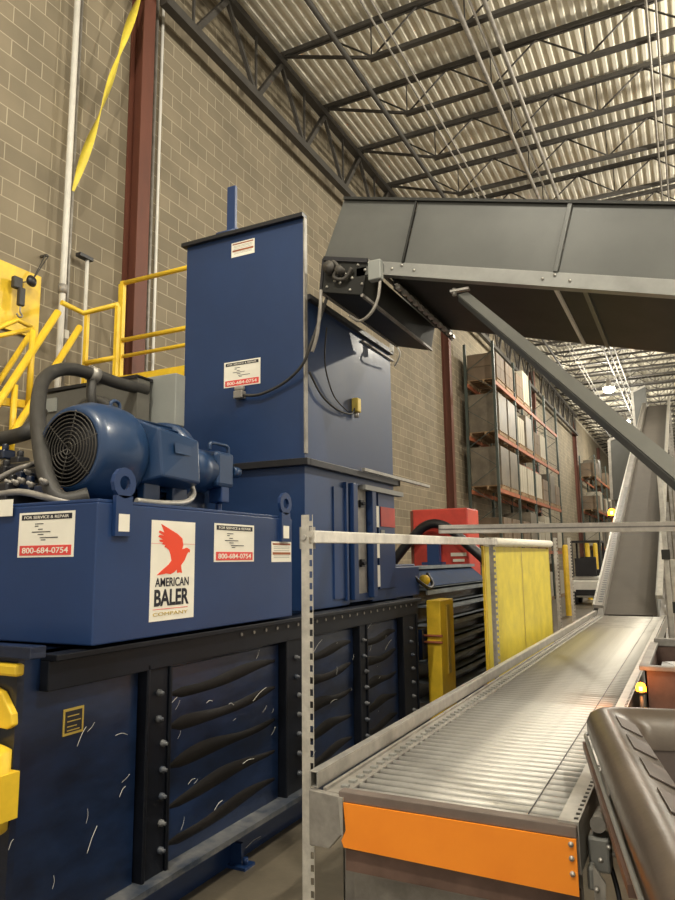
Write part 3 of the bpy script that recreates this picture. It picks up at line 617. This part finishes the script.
# discharge housing across the belt end
A=[Vector((-2.184,4.2,3.775)),Vector((-1.842,4.2,3.688)),Vector((-1.892,4.2,3.45)),Vector((-2.211,4.2,3.532))]
MB().prism(A,(0,.015,0)).build('drive_plate','greydark',t,bev=.004)
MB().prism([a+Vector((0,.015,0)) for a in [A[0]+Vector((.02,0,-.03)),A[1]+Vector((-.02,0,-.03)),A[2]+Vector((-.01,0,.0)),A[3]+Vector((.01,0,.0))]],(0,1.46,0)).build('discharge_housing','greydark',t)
MB().bar(A[3]+Vector((0,0,-.0)),A[3]+Vector((0,1.46,0)),.02,.02).bar(A[2],A[2]+Vector((0,1.46,0)),.02,.02).bar(A[1]+Vector((0,0,0)),A[1]+Vector((0,1.46,0)),.02,.02).build('housing_edge','galvdull',t)
mb=MB().bar(A[0],A[1],.03,.03); mb.bar(A[0],A[3],.02,.02); mb.build('plate_edge','black',t)
bolts([ay(u,v,4.199) for u,v in ((345,274),(352,278),(340,283),(358,265),(365,270),(335,281),(350,290),(330,263),(362,284),(327,287))],(0,-1,0),.011,'galv',[o for o in t.children if o.name.startswith('drive_plate')][0])
MB().tube(smoothpath([ay(329,268,4.19),ay(333,262,4.16),ay(338,268,4.16),ay(334,277,4.16),ay(344,279,4.17),ay(352,268,4.17)]),.014,8).lathe(ay(331,269,4.19),(0,-1,0),[(0,.045),(.05,.045),(.06,0)],14).lathe(ay(342,272,4.19),(0,-1,0),[(0,.03),(.06,.03),(.06,0)],12).build('bearing','joist',t)
a=ay(371,264,4.2); b=ay(384,281,4.2); MB().box(a.x,b.x,4.14,4.2,b.z,a.z).build('junction_box','boxgrey',t,bev=.008)
MB().obox(((A[1].x+a.x)/2,4.21,3.62),X_,Y_,Z_,.2,.02,.06).build('box_bracket','grey',t)
MB().tube(smoothpath([ay(380,281,4.17),ay(378,298,4.17),ay(371,313,4.17),ay(360,321,4.2),ay(350,316,4.3)]),.011,8).tube(smoothpath([ay(321,290,4.17),ay(320,310,4.17),ay(317,335,4.2),ay(312,352,4.22)]),.013,8).build('cable','galvdull',t)
# perforated angle under pan
mb=MB()
P0=Vector((-1.73,4.43,3.56)); 
mb.box(-1.745,-1.715,4.43,5.8,3.575,3.585)
for k in range(12): 
    y=4.45+k*.115; mb.box(-1.745,-1.71,y,y+.06,3.555,3.585)
mb.build('perforated_angle','galv',t)
MB().box(-1.75,-1.74,4.43,5.8,3.55,3.85).build('end_skirt','greydark',t)
MB().bar(ay(392,352,5.7),ay(392,340,5.7),.03,.03).tube(smoothpath([ay(392,340,5.75),ay(400,353,5.75),ay(395,366,5.9)]),.008,6).build('end_hook','white',t)
# diagonal brace
t=thing('diagonal_brace','grey channel brace slanting down right from the overhead conveyor','brace',(-1.2,4.4,3.4))
a=ay(463,294,4.42); b=ay(735,520,2.62)
b2=a+(b-a)*1.55
MB().bar(a,b2,.07,.012,up=Vector((0,-.6,1))).build('channel_face','grey',t)
fp=MB().box(b2.x-.05,b2.x+.05,b2.y-.05,b2.y+.05,0,b2.z).build('foot_post','grey',t)
d=(b2-a).normalized(); up=Vector((0,-.6,1)); xx=d.cross(up).normalized(); zz=xx.cross(d).normalized()
MB().bar(a-xx*.034-zz*.022,b2-xx*.034-zz*.022,.008,.04,up=up).bar(a+xx*.034-zz*.022,b2+xx*.034-zz*.022,.008,.04,up=up).build('channel_flanges','grey',t)
MB().obox(a+Vector((-.02,.0,.03)),X_,Y_,Z_,.13,.04,.015).cyl(a+Vector((-.06,-.0,.0)),a+Vector((-.06,0,.05)),.015,8).build('clamp','galv',t)
# ================================================================ ROLLER CONVEYOR
t=thing('roller_conveyor','long steel roller conveyor with orange end board','conveyor',(-.95,7.4,0))
YA,YB=2.7,12.35
MB().box(-1.495,-1.487,YA,YB,.718,.785).box(-1.487,-1.455,YA,YB,.778,.785).box(-1.462,-1.455,YA,YB,.718,.778).box(-1.487,-1.462,YA+.01,YB,.718,.724).build('side_rail','galv',t,bev=.003)
mb=MB().box(-1.44,-1.425,YA+.02,YB,.55,.72).box(-1.425,-1.34,YA+.02,YB,.70,.708); mb.m=1
for k in range(125):
    y=YA+.08+k*.075; mb.box(-1.39,-1.36,y,y+.03,.707,.718)
mb.build('left_frame',['galvdull','greyflange'],t)
mb=MB().box(-.50,-.43,YA+.02,YB,.722,.73).box(-.44,-.43,YA+.02,YB,.56,.722); mb.m=1
for k in range(190):
    y=YA+.05+k*.05; mb.box(-.450,-.436,y,y+.018,.729,.7315)
mb.build('right_frame',['galv','greydark'],t)
MB().box(-.613,-.609,YA+.06,YB,.7205,.723).build('gap_line','black',t)  # thin black strip drawn in for the dark gap line along the bed
MB().box(-1.42,-.44,YA+.05,YB,.60,.61).build('drip_pan','greydark',t)
rm=MB().cyl((-.44,0,0),(.44,0,0),.028,14); r0=None; pitch=.075; nr=int((YB-YA-.12)/pitch)
bpy_r=None
for k in range(nr):
    y=YA+.1+k*pitch
    if k==0:
        mb=MB().cyl((-1.345,y,.69),(-.505,y,.690),.0195,14); bpy_r=mb.build('roller','roller',t)
    elif k<100:
        c=bpy_r.copy(); COL.objects.link(c); c.parent=t; c.location=(0,k*pitch,0)
    else:
        if k==100: far=MB()
        far.cyl((-1.345,y,.69),(-.505,y,.690),.0195,10)
o=far.build('roller','roller',t); o['kind']='stuff'
MB().box(-1.36,-.435,YA+.0,YA+.05,.682,.722).build('end_channel','endbrown',t,bev=.004)
p=MB().prism([(-1.335,YA-.008,.682),(-.437,YA-.008,.682),(-.437,YA-.008,.50),(-1.335,YA-.008,.515),(-1.345,YA-.008,.54),(-1.325,YA-.008,.58)],(0,.008,0)).build('end_board','orange',t); lab(p,'bright orange end board')
bolts([(-.455,YA-.008,z) for z in (.665,.62,.57)],(0,-1,0),.01,'galv',p)
MB().prism([(-1.49,YA-.012,.715),(-1.355,YA-.012,.705),(-1.345,YA-.012,.56),(-1.4,YA-.012,.50),(-1.49,YA-.012,.50)],(0,.03,0)).build('corner_bracket','galvdull',t,bev=.004)
MB().box(-1.36,-1.337,YA-.01,YA,.56,.70).build('bracket_tab','galv',t)
MB().box(-1.34,-.44,YA+.02,YA+.06,.42,.50).build('cross_member','binm',t)
MB().box(-1.36,-.5,YA+.14,YA+.15,.1,.42).box(-1.36,-.5,YA+.12,YA+.15,.40,.42).build('lower_guard','galvdull',t)
for y in (2.9,5.2,7.6,10.0,12.2):
    for x in (-1.43,-.5):
        MB().box(x-.01,x+.045,y,y+.006,0,.56).box(x-.01,x-.004,y,y+.045,0,.56).build('leg','galvdull',t)
# drive bracket on right side
q=thing('gear_motor','small steel drive motor and bracket hanging beside the conveyor front','gear motor',(-.38,2.9,.5))
MB().cyl((-.385,2.86,.685),(-.385,3.05,.67),.028,14).build('motor_can','galvdull',q)
MB().box(-.425,-.35,2.86,2.95,.52,.64).box(-.425,-.40,2.8,2.86,.48,.56).build('gear_case','greyflange',q,bev=.01)
MB().prism([(-.40,2.78,.58),(-.36,2.78,.52),(-.37,2.78,.36),(-.40,2.78,.46)],(0,.012,0)).build('bracket','galv',q)
bolts([(-.37,2.77,.6),(-.35,2.84,.62),(-.34,2.9,.58),(-.39,2.77,.5)],(.3,-1,.2),.01,'galv',q)
MB().tube(smoothpath([(-.36,2.95,.52),(-.33,2.9,.4),(-.36,2.85,.3),(-.4,2.9,.22)]),.01,6).build('cable','black',q)
# ================================================================ GUARD RAILING
def slotted(mb,x0,x1,y0,y1,z0,z1,axis):
    """flange with a row of real slots"""
    if axis=='x': c=(x0+x1)/2; mb.box(x0,c-.008,y0,y1,z0,z1).box(c+.008,x1,y0,y1,z0,z1)
    else: c=(y0+y1)/2; mb.box(x0,x1,y0,c-.008,z0,z1).box(x0,x1,c+.008,y1,z0,z1)
    z=z0
    while z<z1:
        zz=min(z+.022,z1)
        if axis=='x': mb.box(c-.008,c+.008,y0,y1,z,zz)
        else: mb.box(x0,x1,c-.008,c+.008,z,zz)
        z+=.05
def post(x,y,h,l,w=.045):
    q=thing('slotted_post',l,'post',(x,y,0)); mb=MB()
    mb.box(x-.045,x-.008,y,y+.004,0,h); slotted(mb,x-.008,x+.012,y,y+.004,0,h,'x'); mb.box(x-.045,x-.04,y+.004,y+.05,0,h)
    mb.build('slotted_angle','galvpale',q)
    MB().box(x-.08,x+.03,y-.02,y+.09,0,.008).build('foot_plate','galvdull',q)
    MB().cyl((x-.03,y-.008,h-.1),(x-.03,y,h-.1),.012,8).build('bolt','galv',q)
post(-1.512,2.75,1.85,'galvanised slotted angle post at near left corner of the roller conveyor')
post(-1.585,6.3,1.83,'galvanised slotted post at near end of the yellow fence')
post(-1.73,10.5,1.93,'galvanised slotted post just past the yellow fence')
post(-1.75,11.95,1.96,'galvanised slotted post beside the foot of the inclined belt')
t=thing('guard_rail','pale galvanised top rail running from the near post to the yellow fence','railing',(-1.53,4.5,1.75))
MB().bar((-1.515,2.765,1.752),(-1.60,6.42,1.795),.045,.055).build('rail_bar','galvbright',t,bev=.004)
MB().box(-1.6,-1.545,2.81,2.86,1.70,1.80).build('rail_clip','galvdull',t)
t=thing('cross_rail','horizontal galvanised rail crossing above the roller conveyor','railing',(-.8,6.25,1.86))
MB().bar((-2.07,6.24,1.915),(1.1,6.24,1.862),.05,.078).build('rail_bar','galvbright',t,bev=.006)
MB().bar((-2.07,6.213,1.915),(1.1,6.213,1.862),.004,.012).build('rail_groove','galvdull',t)
MB().box(1.04,1.09,6.2,6.28,0,1.83).build('support_post','galv',t)
# ================================================================ YELLOW FENCE
t=thing('yellow_fence','yellow two panel safety fence beside the roller conveyor','fence',(-1.72,8.2,0))
XF=-1.75
MB().box(XF-.01,XF,6.62,8.2,.35,1.76).build('panel','yellowfence',t)
MB().box(XF-.01,XF,8.23,9.95,.35,1.76).build('panel','yellowfence',t)
for ya_ in (8.19,9.93): MB().box(XF-.03,XF+.0,ya_,ya_+.04,.0,1.78).build('frame_post','brass',t)
MB().box(XF-.02,XF+.0,6.56,6.6,0,1.76).build('edge_strip','yellow',t)
MB().cyl((XF+.02,6.6,1.8),(XF+.02,9.95,1.83),.045,14).build('top_roll','cream',t)
# ================================================================ INCLINED BELT
t=thing('inclined_conveyor','steep inclined grey belt conveyor climbing from the roller bed','conveyor',(-.95,20,0))
B0=Vector((-.965,12.42,.72)); B1=Vector((-.775,31,7.75)); ad=(B1-B0); L_=ad.length; ad.normalize(); xr=X_.copy(); un=xr.cross(ad).normalized()
if un.z<0: un=-un
def ip(s,x,o): return B0+ad*s+xr*x+un*o
def isl(s0,s1,x0,x1,o0_,o1,name,m,bev=0):
    return MB().obox(ip((s0+s1)/2,(x0+x1)/2,(o0_+o1)/2),xr,ad,un,x1-x0,s1-s0,o1-o0_).build(name,m,t,bev=bev)
isl(0,L_,-.4,.4,-.02,0,'belt','belt')
for s in range(1,22): 
    pass
isl(0,L_,-.40,-.39,0,.14,'left_inner_guard','galvdull')
mb=MB().obox(ip(L_/2,-.48,.13),xr,ad,un,.15,L_,.05); mb.m=1
for k in range(70):
    mb.obox(ip(.15+k*.1,-.44,.156),xr,ad,un,.05,.055,.004).obox(ip(.15+k*.1,-.475,.156),xr,ad,un,.02,.03,.004)
mb.build('left_side_channel',['channel','black'],t)
isl(0,L_,-.56,-.53,.155,.17,'channel_edge','galv')
isl(0,L_,-.56,-.545,-.15,.10,'left_side_web','galvdull')
isl(0,L_,.40,.42,-.1,.34,'right_side_guard','greyflange')
isl(0,L_,.42,.5,.28,.34,'right_side_lip','galv')
isl(0,L_,-.4,.4,-.3,-.28,'return_pan','greydark')
for y in (15,18.5,22,26,30):
    k=(y-B0.y)/(B1.y-B0.y); c=B0.lerp(B1,k)
    for x in (-.5,.46):
        MB().box(c.x+x-.04,c.x+x+.04,y-.04,y+.04,0,c.z-.1).build('support_leg','galvdull',t)
    MB().box(c.x-.5,c.x+.5,y-.03,y+.03,c.z-.5,c.z-.42).build('leg_brace','galvdull',t)
# transfer chutes near the incline's head
for (u0,v0,u1,v1,Y,l) in ((609,440,630,500,27.,'grey sheet steel transfer chute left of the inclined belt'),(632,392,645,430,31.6,'narrow grey sheet steel chute beside the incline head')):
    a=at(u0,v0,Y=Y); b=at(u1,v0-6,Y=Y); c=at(u0+3,v1,Y=Y); 
    q=thing('transfer_chute',l,'chute',(a.x,Y,0))
    MB().prism([a,b,Vector((b.x,Y,c.z)),Vector((c.x,Y,c.z))],(0,.9,0)).build('side_sheet','grey',q)
    MB().bar(a,c,.1,.1).bar(a,b,.08,.08).build('edge_angle','galv',q)
    MB().box(c.x-.02,c.x+.08,Y+.1,Y+.2,0,c.z).box(b.x-.1,b.x,Y+.1,Y+.2,0,c.z).build('support_leg','galvdull',q)
# posts right of the incline
for (u,X,h,w,l) in ((666,None,2.9,.07,'grey steel post just right of the inclined belt foot'),(673,None,1.6,.09,'thicker grey post at right edge behind the brown bin')):
    c=at(u,600,Y=11.9 if u<670 else 10.8)
    c.x+=.05; q=thing('steel_post',l,'post',(c.x,c.y,0)); MB().box(c.x-w/2,c.x+w/2,c.y-w/2,c.y+w/2,0,h).build('shaft','galv',q,bev=.006); MB().box(c.x-w/2-.01,c.x+.1,c.y-.1,c.y+.1,0,.012).build('foot_plate','galvdull',q)
    MB().box(c.x-.06,c.x+.06,c.y-w/2-.03,c.y-w/2,h*.55,h*.55+.15).build('switch_box','greydark',q)
# ================================================================ BEACONS
def beacon(c,r,l,e,stem):
    q=thing('amber_beacon',l,'warning light',tuple(c))
    c=Vector(c)
    MB().lathe(c-Z_*r*.6,(0,0,1),[(0,r),(r*.9,r),(r*1.5,r*.7),(r*1.8,0)],16).build('lens','amber',q)
    MB().lathe(c-Z_*r*1.1,(0,0,1),[(0,0),(0,r*1.15),(r*.5,r*1.15),(r*.5,0)],16).build('base','black',q)
    MB().lathe(c-Z_*r*.4-Vector((0,r*.72,0)),(0,0,1),[(0,0),(0,r*.4),(r*.8,r*.4),(r*.8,0)],12).build('core','amberhot',q)
    MB().cyl(c-Z_*r*1.1,c-Z_*(r*1.1+stem),.012,8).build('stem','galvdull',q)
    ld=bpy.data.lights.new('beacon_glow','POINT'); ld.energy=e; ld.color=(1,.3,.04); ld.shadow_soft_size=r*1.2
    lo=bpy.data.objects.new('beacon_glow',ld); COL.objects.link(lo); lo.parent=q; lo.location=(0,-r*2.2,r*.5); return q
c=at(641,688,Y=4.95); q=beacon(c,.03,'lit amber beacon beside the brown steel bin',1.5,.12); MB().box(c.x-.01,c.x+.01,c.y,5.075,c.z-.05,c.z-.035).build('arm','galvdull',q)
c=at(612,513,Y=17.5); q=beacon(c,.09,'lit amber beacon on left side of the inclined belt',20,.3); MB().box(c.x,-1.38,c.y-.02,c.y+.02,c.z-.14,c.z-.1).build('arm','galvdull',q)
# ================================================================ BINS
t=thing('paper_bin','brown steel bin holding white paper right of the conveyor','bin',(.2,5.8,0))
x0,x1,y0,y1,zt=-.335,1.0,5.1,6.5,.95
MB().box(x0,x1,y0,y0+.012,.15,zt-.02).box(x0,x0+.012,y0,y1,.15,zt-.02).box(x1-.012,x1,y0,y1,.15,zt-.02).box(x0,x1,y1-.012,y1,.15,zt-.02).box(x0,x1,y0,y1,.13,.15).build('tub','binm',t)
MB().box(x0-.03,x1+.02,y0-.03,y0+.03,zt-.03,zt).box(x0-.03,x0+.03,y0,y1,zt-.03,zt).box(x0,x1+.02,y1-.03,y1+.03,zt-.03,zt+.03).build('rim','galvdull',t,bev=.005)
for x in (x0+.1,x1-.1):
    for y in (y0+.1,y1-.1): MB().cyl((x-.02,y,.06),(x+.02,y,.06),.06,14).box(x-.03,x+.03,y-.02,y+.02,.06,.13).build('caster','rubber',t)
random.seed(4)
mb=MB()
for k in range(14):
    a=random.uniform(-.5,.5); c=Vector((random.uniform(x0+.3,x1-.3),random.uniform(y0+.35,y1-.3),.80+k*.009)); d=Vector((math.cos(a),math.sin(a),random.uniform(-.05,.05))); e=Z_.cross(d).normalized()
    mb.obox(c,d,e,d.cross(e),.4,.5,.004)
mb.box(x0+.05,x1-.05,y0+.05,y1-.05,.15,.80)
o=mb.build('waste_paper','paper',loc=(.3,5.8,.15)); tag(o,'pile of loose white paper inside the brown bin','paper',kind='stuff')
# big plastic tilt cart
ang=math.radians(11.8)
t=thing('plastic_cart','big dark grey plastic cart with thick rounded rim at lower right','cart',(-.49,3.45,0),rot=ang)
# local: +x right, -y towards the camera; corner at origin
Wc,Lc=.82,1.95
def rrect(x0,x1,y0,y1,r,z,n=6):
    out=[]
    for cx,cy,a0 in ((x1-r,y1-r,0),(x0+r,y1-r,90),(x0+r,y0+r,180),(x1-r,y0+r,270)):
        for k in range(n+1):
            a=math.radians(a0+90*k/n); out.append(Vector((cx+r*math.cos(a),cy+r*math.sin(a),z)))
    return out
def loft(rings,mb,close=False):
    n=len(rings[0]); vs=[v for r in rings for v in r]
    mb.add(vs,[(i*n+k,i*n+(k+1)%n,(i+1)*n+(k+1)%n,(i+1)*n+k) for i in range(len(rings)-1) for k in range(n)])
def ring(ins,z,r): return rrect(ins,Wc-ins,-Lc+ins,-ins,max(r,.02),z)
mb=MB(); mb.smooth=True
loft([ring(.015,.86,.09),ring(0,.90,.1),ring(.0,.94,.1),ring(.015,.975,.1),ring(.045,.995,.09),ring(.075,1.0,.08),ring(.095,.995,.07),ring(.19,.95,.06),ring(.21,.86,.06)],mb)
mb.build('rim','cart',t)
mb=MB(); mb.smooth=True
loft([ring(.03,.885,.09),ring(.05,.80,.09),ring(.14,.35,.08),ring(.2,.2,.08)],mb)
b=ring(.2,.2,.08); mb.smooth=False; mb.add(b,[tuple(range(len(b)))]); mb.build('tub','cart',t)
mb=MB(); mb.smooth=True
loft([ring(.205,.88,.06),ring(.23,.62,.06),ring(.28,.42,.06)],mb); b=ring(.28,.42,.06); mb.smooth=False; mb.add(b,[tuple(range(len(b)))]); mb.build('inner_liner','cartin',t)
# moulded pockets along the inner left and the back
for k in range(5):
    y=-.22-k*.32
    p=MB()
    o_=.135; 
    c=[Vector((.108,y,.991)),Vector((.108,y-.2,.991)),Vector((.182,y-.2,.956)),Vector((.182,y,.956))]
    p.add(c+[q+Vector((.001,0,.004)) for q in c],[(0,1,5,4),(1,2,6,5),(2,3,7,6),(3,0,4,7),(4,5,6,7)]); p.build('moulded_pad','cartin',t)
MB().tube([v+Vector((0,0,0)) for v in ring(-.008,.875,.1)]+[ring(-.008,.875,.1)[0]],.008,8,caps=False).build('rim_bead','greyflange',t)
MB().bar((-.012,-.10,.84),(-.012,-1.5,.84),.02,.03).build('side_bar','binm',t)
for x,y in ((.3,-.35),(Wc-.3,-.35),(.3,-Lc+.35),(Wc-.3,-Lc+.35)):
    MB().cyl((x-.025,y,.075),(x+.025,y,.075),.075,16).box(x-.04,x+.04,y-.03,y+.03,.08,.2).build('caster','rubber',t)
# ================================================================ PALLET RACKS
def rack(y0,nb,bw,levels,top,l,x0=-5.95,x1=-4.98):
    t=thing('pallet_rack',l,'pallet rack',(-5.45,y0,0),'pallet racks along the block wall')
    for k in range(nb+1):
        y=y0+k*bw; mb=MB()
        for x in (x0,x1-.08): mb.box(x,x+.08,y-.04,y+.04,0,top)
        z=.2; s=1
        while z<top-.6:
            mb.bar((x0+.04,y,z) if s>0 else (x1-.04,y,z),(x1-.04,y,z+.6) if s>0 else (x0+.04,y,z+.6),.02,.02); z+=.6; s=-s
        mb.build('upright_frame','rackgr',t)
    for z in levels:
        for k in range(nb):
            ya=y0+k*bw+.04; yb=y0+(k+1)*bw-.04
            MB().box(x1-.07,x1-.01,ya,yb,z-.12,z).box(x0+.01,x0+.07,ya,yb,z-.12,z).build('beam','rackor',t)
    return t
LV=[1.9,3.72,5.4,7.07]
rack(20.9,4,2.8,LV,8.3,'near pallet rack with orange beams against the block wall')
rack(46.3,4,3.2,[2.2,4.5,6.6],8.0,'far pallet rack beyond the cream wall section')
random.seed(11)
pal0=None; boxes={}
def pallet(x,y,z,l):
    global pal0
    if pal0 is None:
        t=thing('pallet',l,'pallet',(x,y,z),'pallets on the racks')
        mb=MB()
        for k in range(5): mb.box(x-.5,x+.5,y-.52+k*.235,y-.42+k*.235,z+.10,z+.125)
        mb.build('deck_boards','wood',t); mb=MB()
        for a in (-.47,0,.41): mb.box(x+a,x+a+.06,y-.52,y+.52,z+.002,z+.10)
        mb.build('stringers','wood',t); pal0=t; return
    dup(pal0,(x,y,z),l)
cnames={}
def load(x,y,z,h,m,l,g):
    cm=(M[m].name,round(h,2))
    w=.47; kinds={'carton':'carton','cartonw':'carton','wrap':'wrapped_load'}
    def one(dx,dy,dz,sx,sy,sz):
        key=(m,round(sx,2),round(sy,2),round(sz,2))
        if key not in boxes:
            mb=MB().box(-sx/2,sx/2,-sy/2,sy/2,0,sz); 
            o=mb.build(kinds[m],[m],loc=(0,0,0),bev=.012); 
            # packing tape strip
            boxes[key]=o
            first=True
        else:
            o=boxes[key].copy(); COL.objects.link(o)
        o.location=(x+dx,y+dy,z+.127+dz); tag(o,l,kinds[m].replace('_',' '),g)
    if m=='wrap': one(0,0,0,.96,1.04,h)
    elif m=='carton':
        r=max(1,int(h/.42))
        for k in range(r):
            for dy in (-.26,.26): one(0,dy,k*.42,.94,.50,.415)
    else:
        for dy in (-.35,0,.35): one(0,dy,0,.9,.3,h)
lvn=['floor','first beam level','second beam level','third beam level','top beam level']
for ri,(y0,nb,bw,lv) in enumerate(((20.9,4,2.8,LV),(46.3,4,3.2,[2.2,4.5,6.6]))):
    rn=['near','far'][ri]
    for li,z in enumerate([0]+lv):
        for b in range(nb):
            for s in (.28,.72):
                y=y0+(b+s)*bw
                if ri==0:
                    m='carton' if (b==0 and li in(1,4)) else ('wrap' if b==0 else random.choice(['cartonw','cartonw','wrap','carton']))
                    if b>=2 and li==4: continue
                    if b==3 and li>=3: continue
                    h=[1.3,1.2,1.2,1.2,1.25][li] if m!='cartonw' else random.choice([.95,1.2])
                else:
                    m=random.choice(['carton','cartonw','wrap']); h=random.choice([.9,1.2])
                if li==len(lv) and ri==1 and random.random()<.3: continue
                bn=['first','second','third','last'][b]
                pallet(-5.45,y,z+.0,f'wooden pallet on the {lvn[li]} of the {rn} rack, {bn} bay')
                kd={'carton':'brown carton stacked','cartonw':'white carton standing','wrap':'grey stretch wrapped load'}[m]
                load(-5.45,y,z,h,m,f'{kd} on the {lvn[li]} of the {rn} pallet rack, {bn} bay',f'goods on the {rn} pallet rack')
# ================================================================ LIFT TRUCK, BOLLARDS
t=thing('forklift','grey and black forklift parked beyond the yellow fence','forklift',(-3.35,26.2,0))
MB().box(-3.85,-2.85,26.0,27.8,.25,.85).box(-3.8,-2.9,26.1,27.7,.85,.98).build('chassis','white',t,bev=.06)
MB().box(-3.75,-2.95,26.9,27.6,.98,1.2).build('engine_cover','rubber',t,bev=.05)
MB().box(-3.62,-3.08,26.75,26.9,1.0,1.65).box(-3.62,-3.08,26.3,26.8,.98,1.08).build('seat','rubber',t,bev=.04)
for x in (-3.85,-2.93): MB().box(x,x+.07,26.2,26.27,.9,2.15).build('guard_post','black',t)
for x in (-3.85,-2.93): MB().box(x,x+.07,27.5,27.57,.9,2.15).build('guard_post','black',t)
MB().box(-3.87,-2.84,26.15,27.6,2.15,2.22).build('overhead_guard','black',t)
MB().box(-3.7,-3.0,26.0,26.04,.98,1.6).build('dash_panel','black',t)
MB().box(-3.72,-2.98,25.95,25.99,.32,.52).build('bumper','black',t)
for x in (-3.9,-2.95):
    for y in (26.25,27.4): MB().lathe((x,y,.3),(1,0,0),[(0,0),(0,.28),(.03,.3),(.15,.3),(.18,.28),(.18,0)],20).build('wheel','tyre',t)
for (u,Y,h,l) in ((566,21,2.0,'yellow bollard seen past the far end of the yellow fence'),(588,29,2.2,'yellow bollard behind the forklift, left one'),(596,30.5,2.2,'yellow bollard behind the forklift, right one')):
    c=at(u,560,Y=Y); q=thing('bollard',l,'bollard',(c.x,Y,0)); MB().lathe((c.x,Y,0),(0,0,1),[(0,.09),(h-.06,.09),(h,.05),(h,0)],16).build('tube','yellow',q); MB().lathe((c.x,Y,0),(0,0,1),[(0,.11),(.015,.11),(.015,0)],16).build('base_plate','galvdull',q)
# ================================================================ LIGHT
w=bpy.data.worlds.new('world'); S.world=w; w.use_nodes=True; bg=w.node_tree.nodes['Background']; bg.inputs[0].default_value=(1,.92,.78,1); bg.inputs[1].default_value=.62
S.view_settings.view_transform='Standard'; S.view_settings.look='None'; S.view_settings.gamma=1; S.view_settings.use_curve_mapping=False
S.view_settings.exposure=0.5
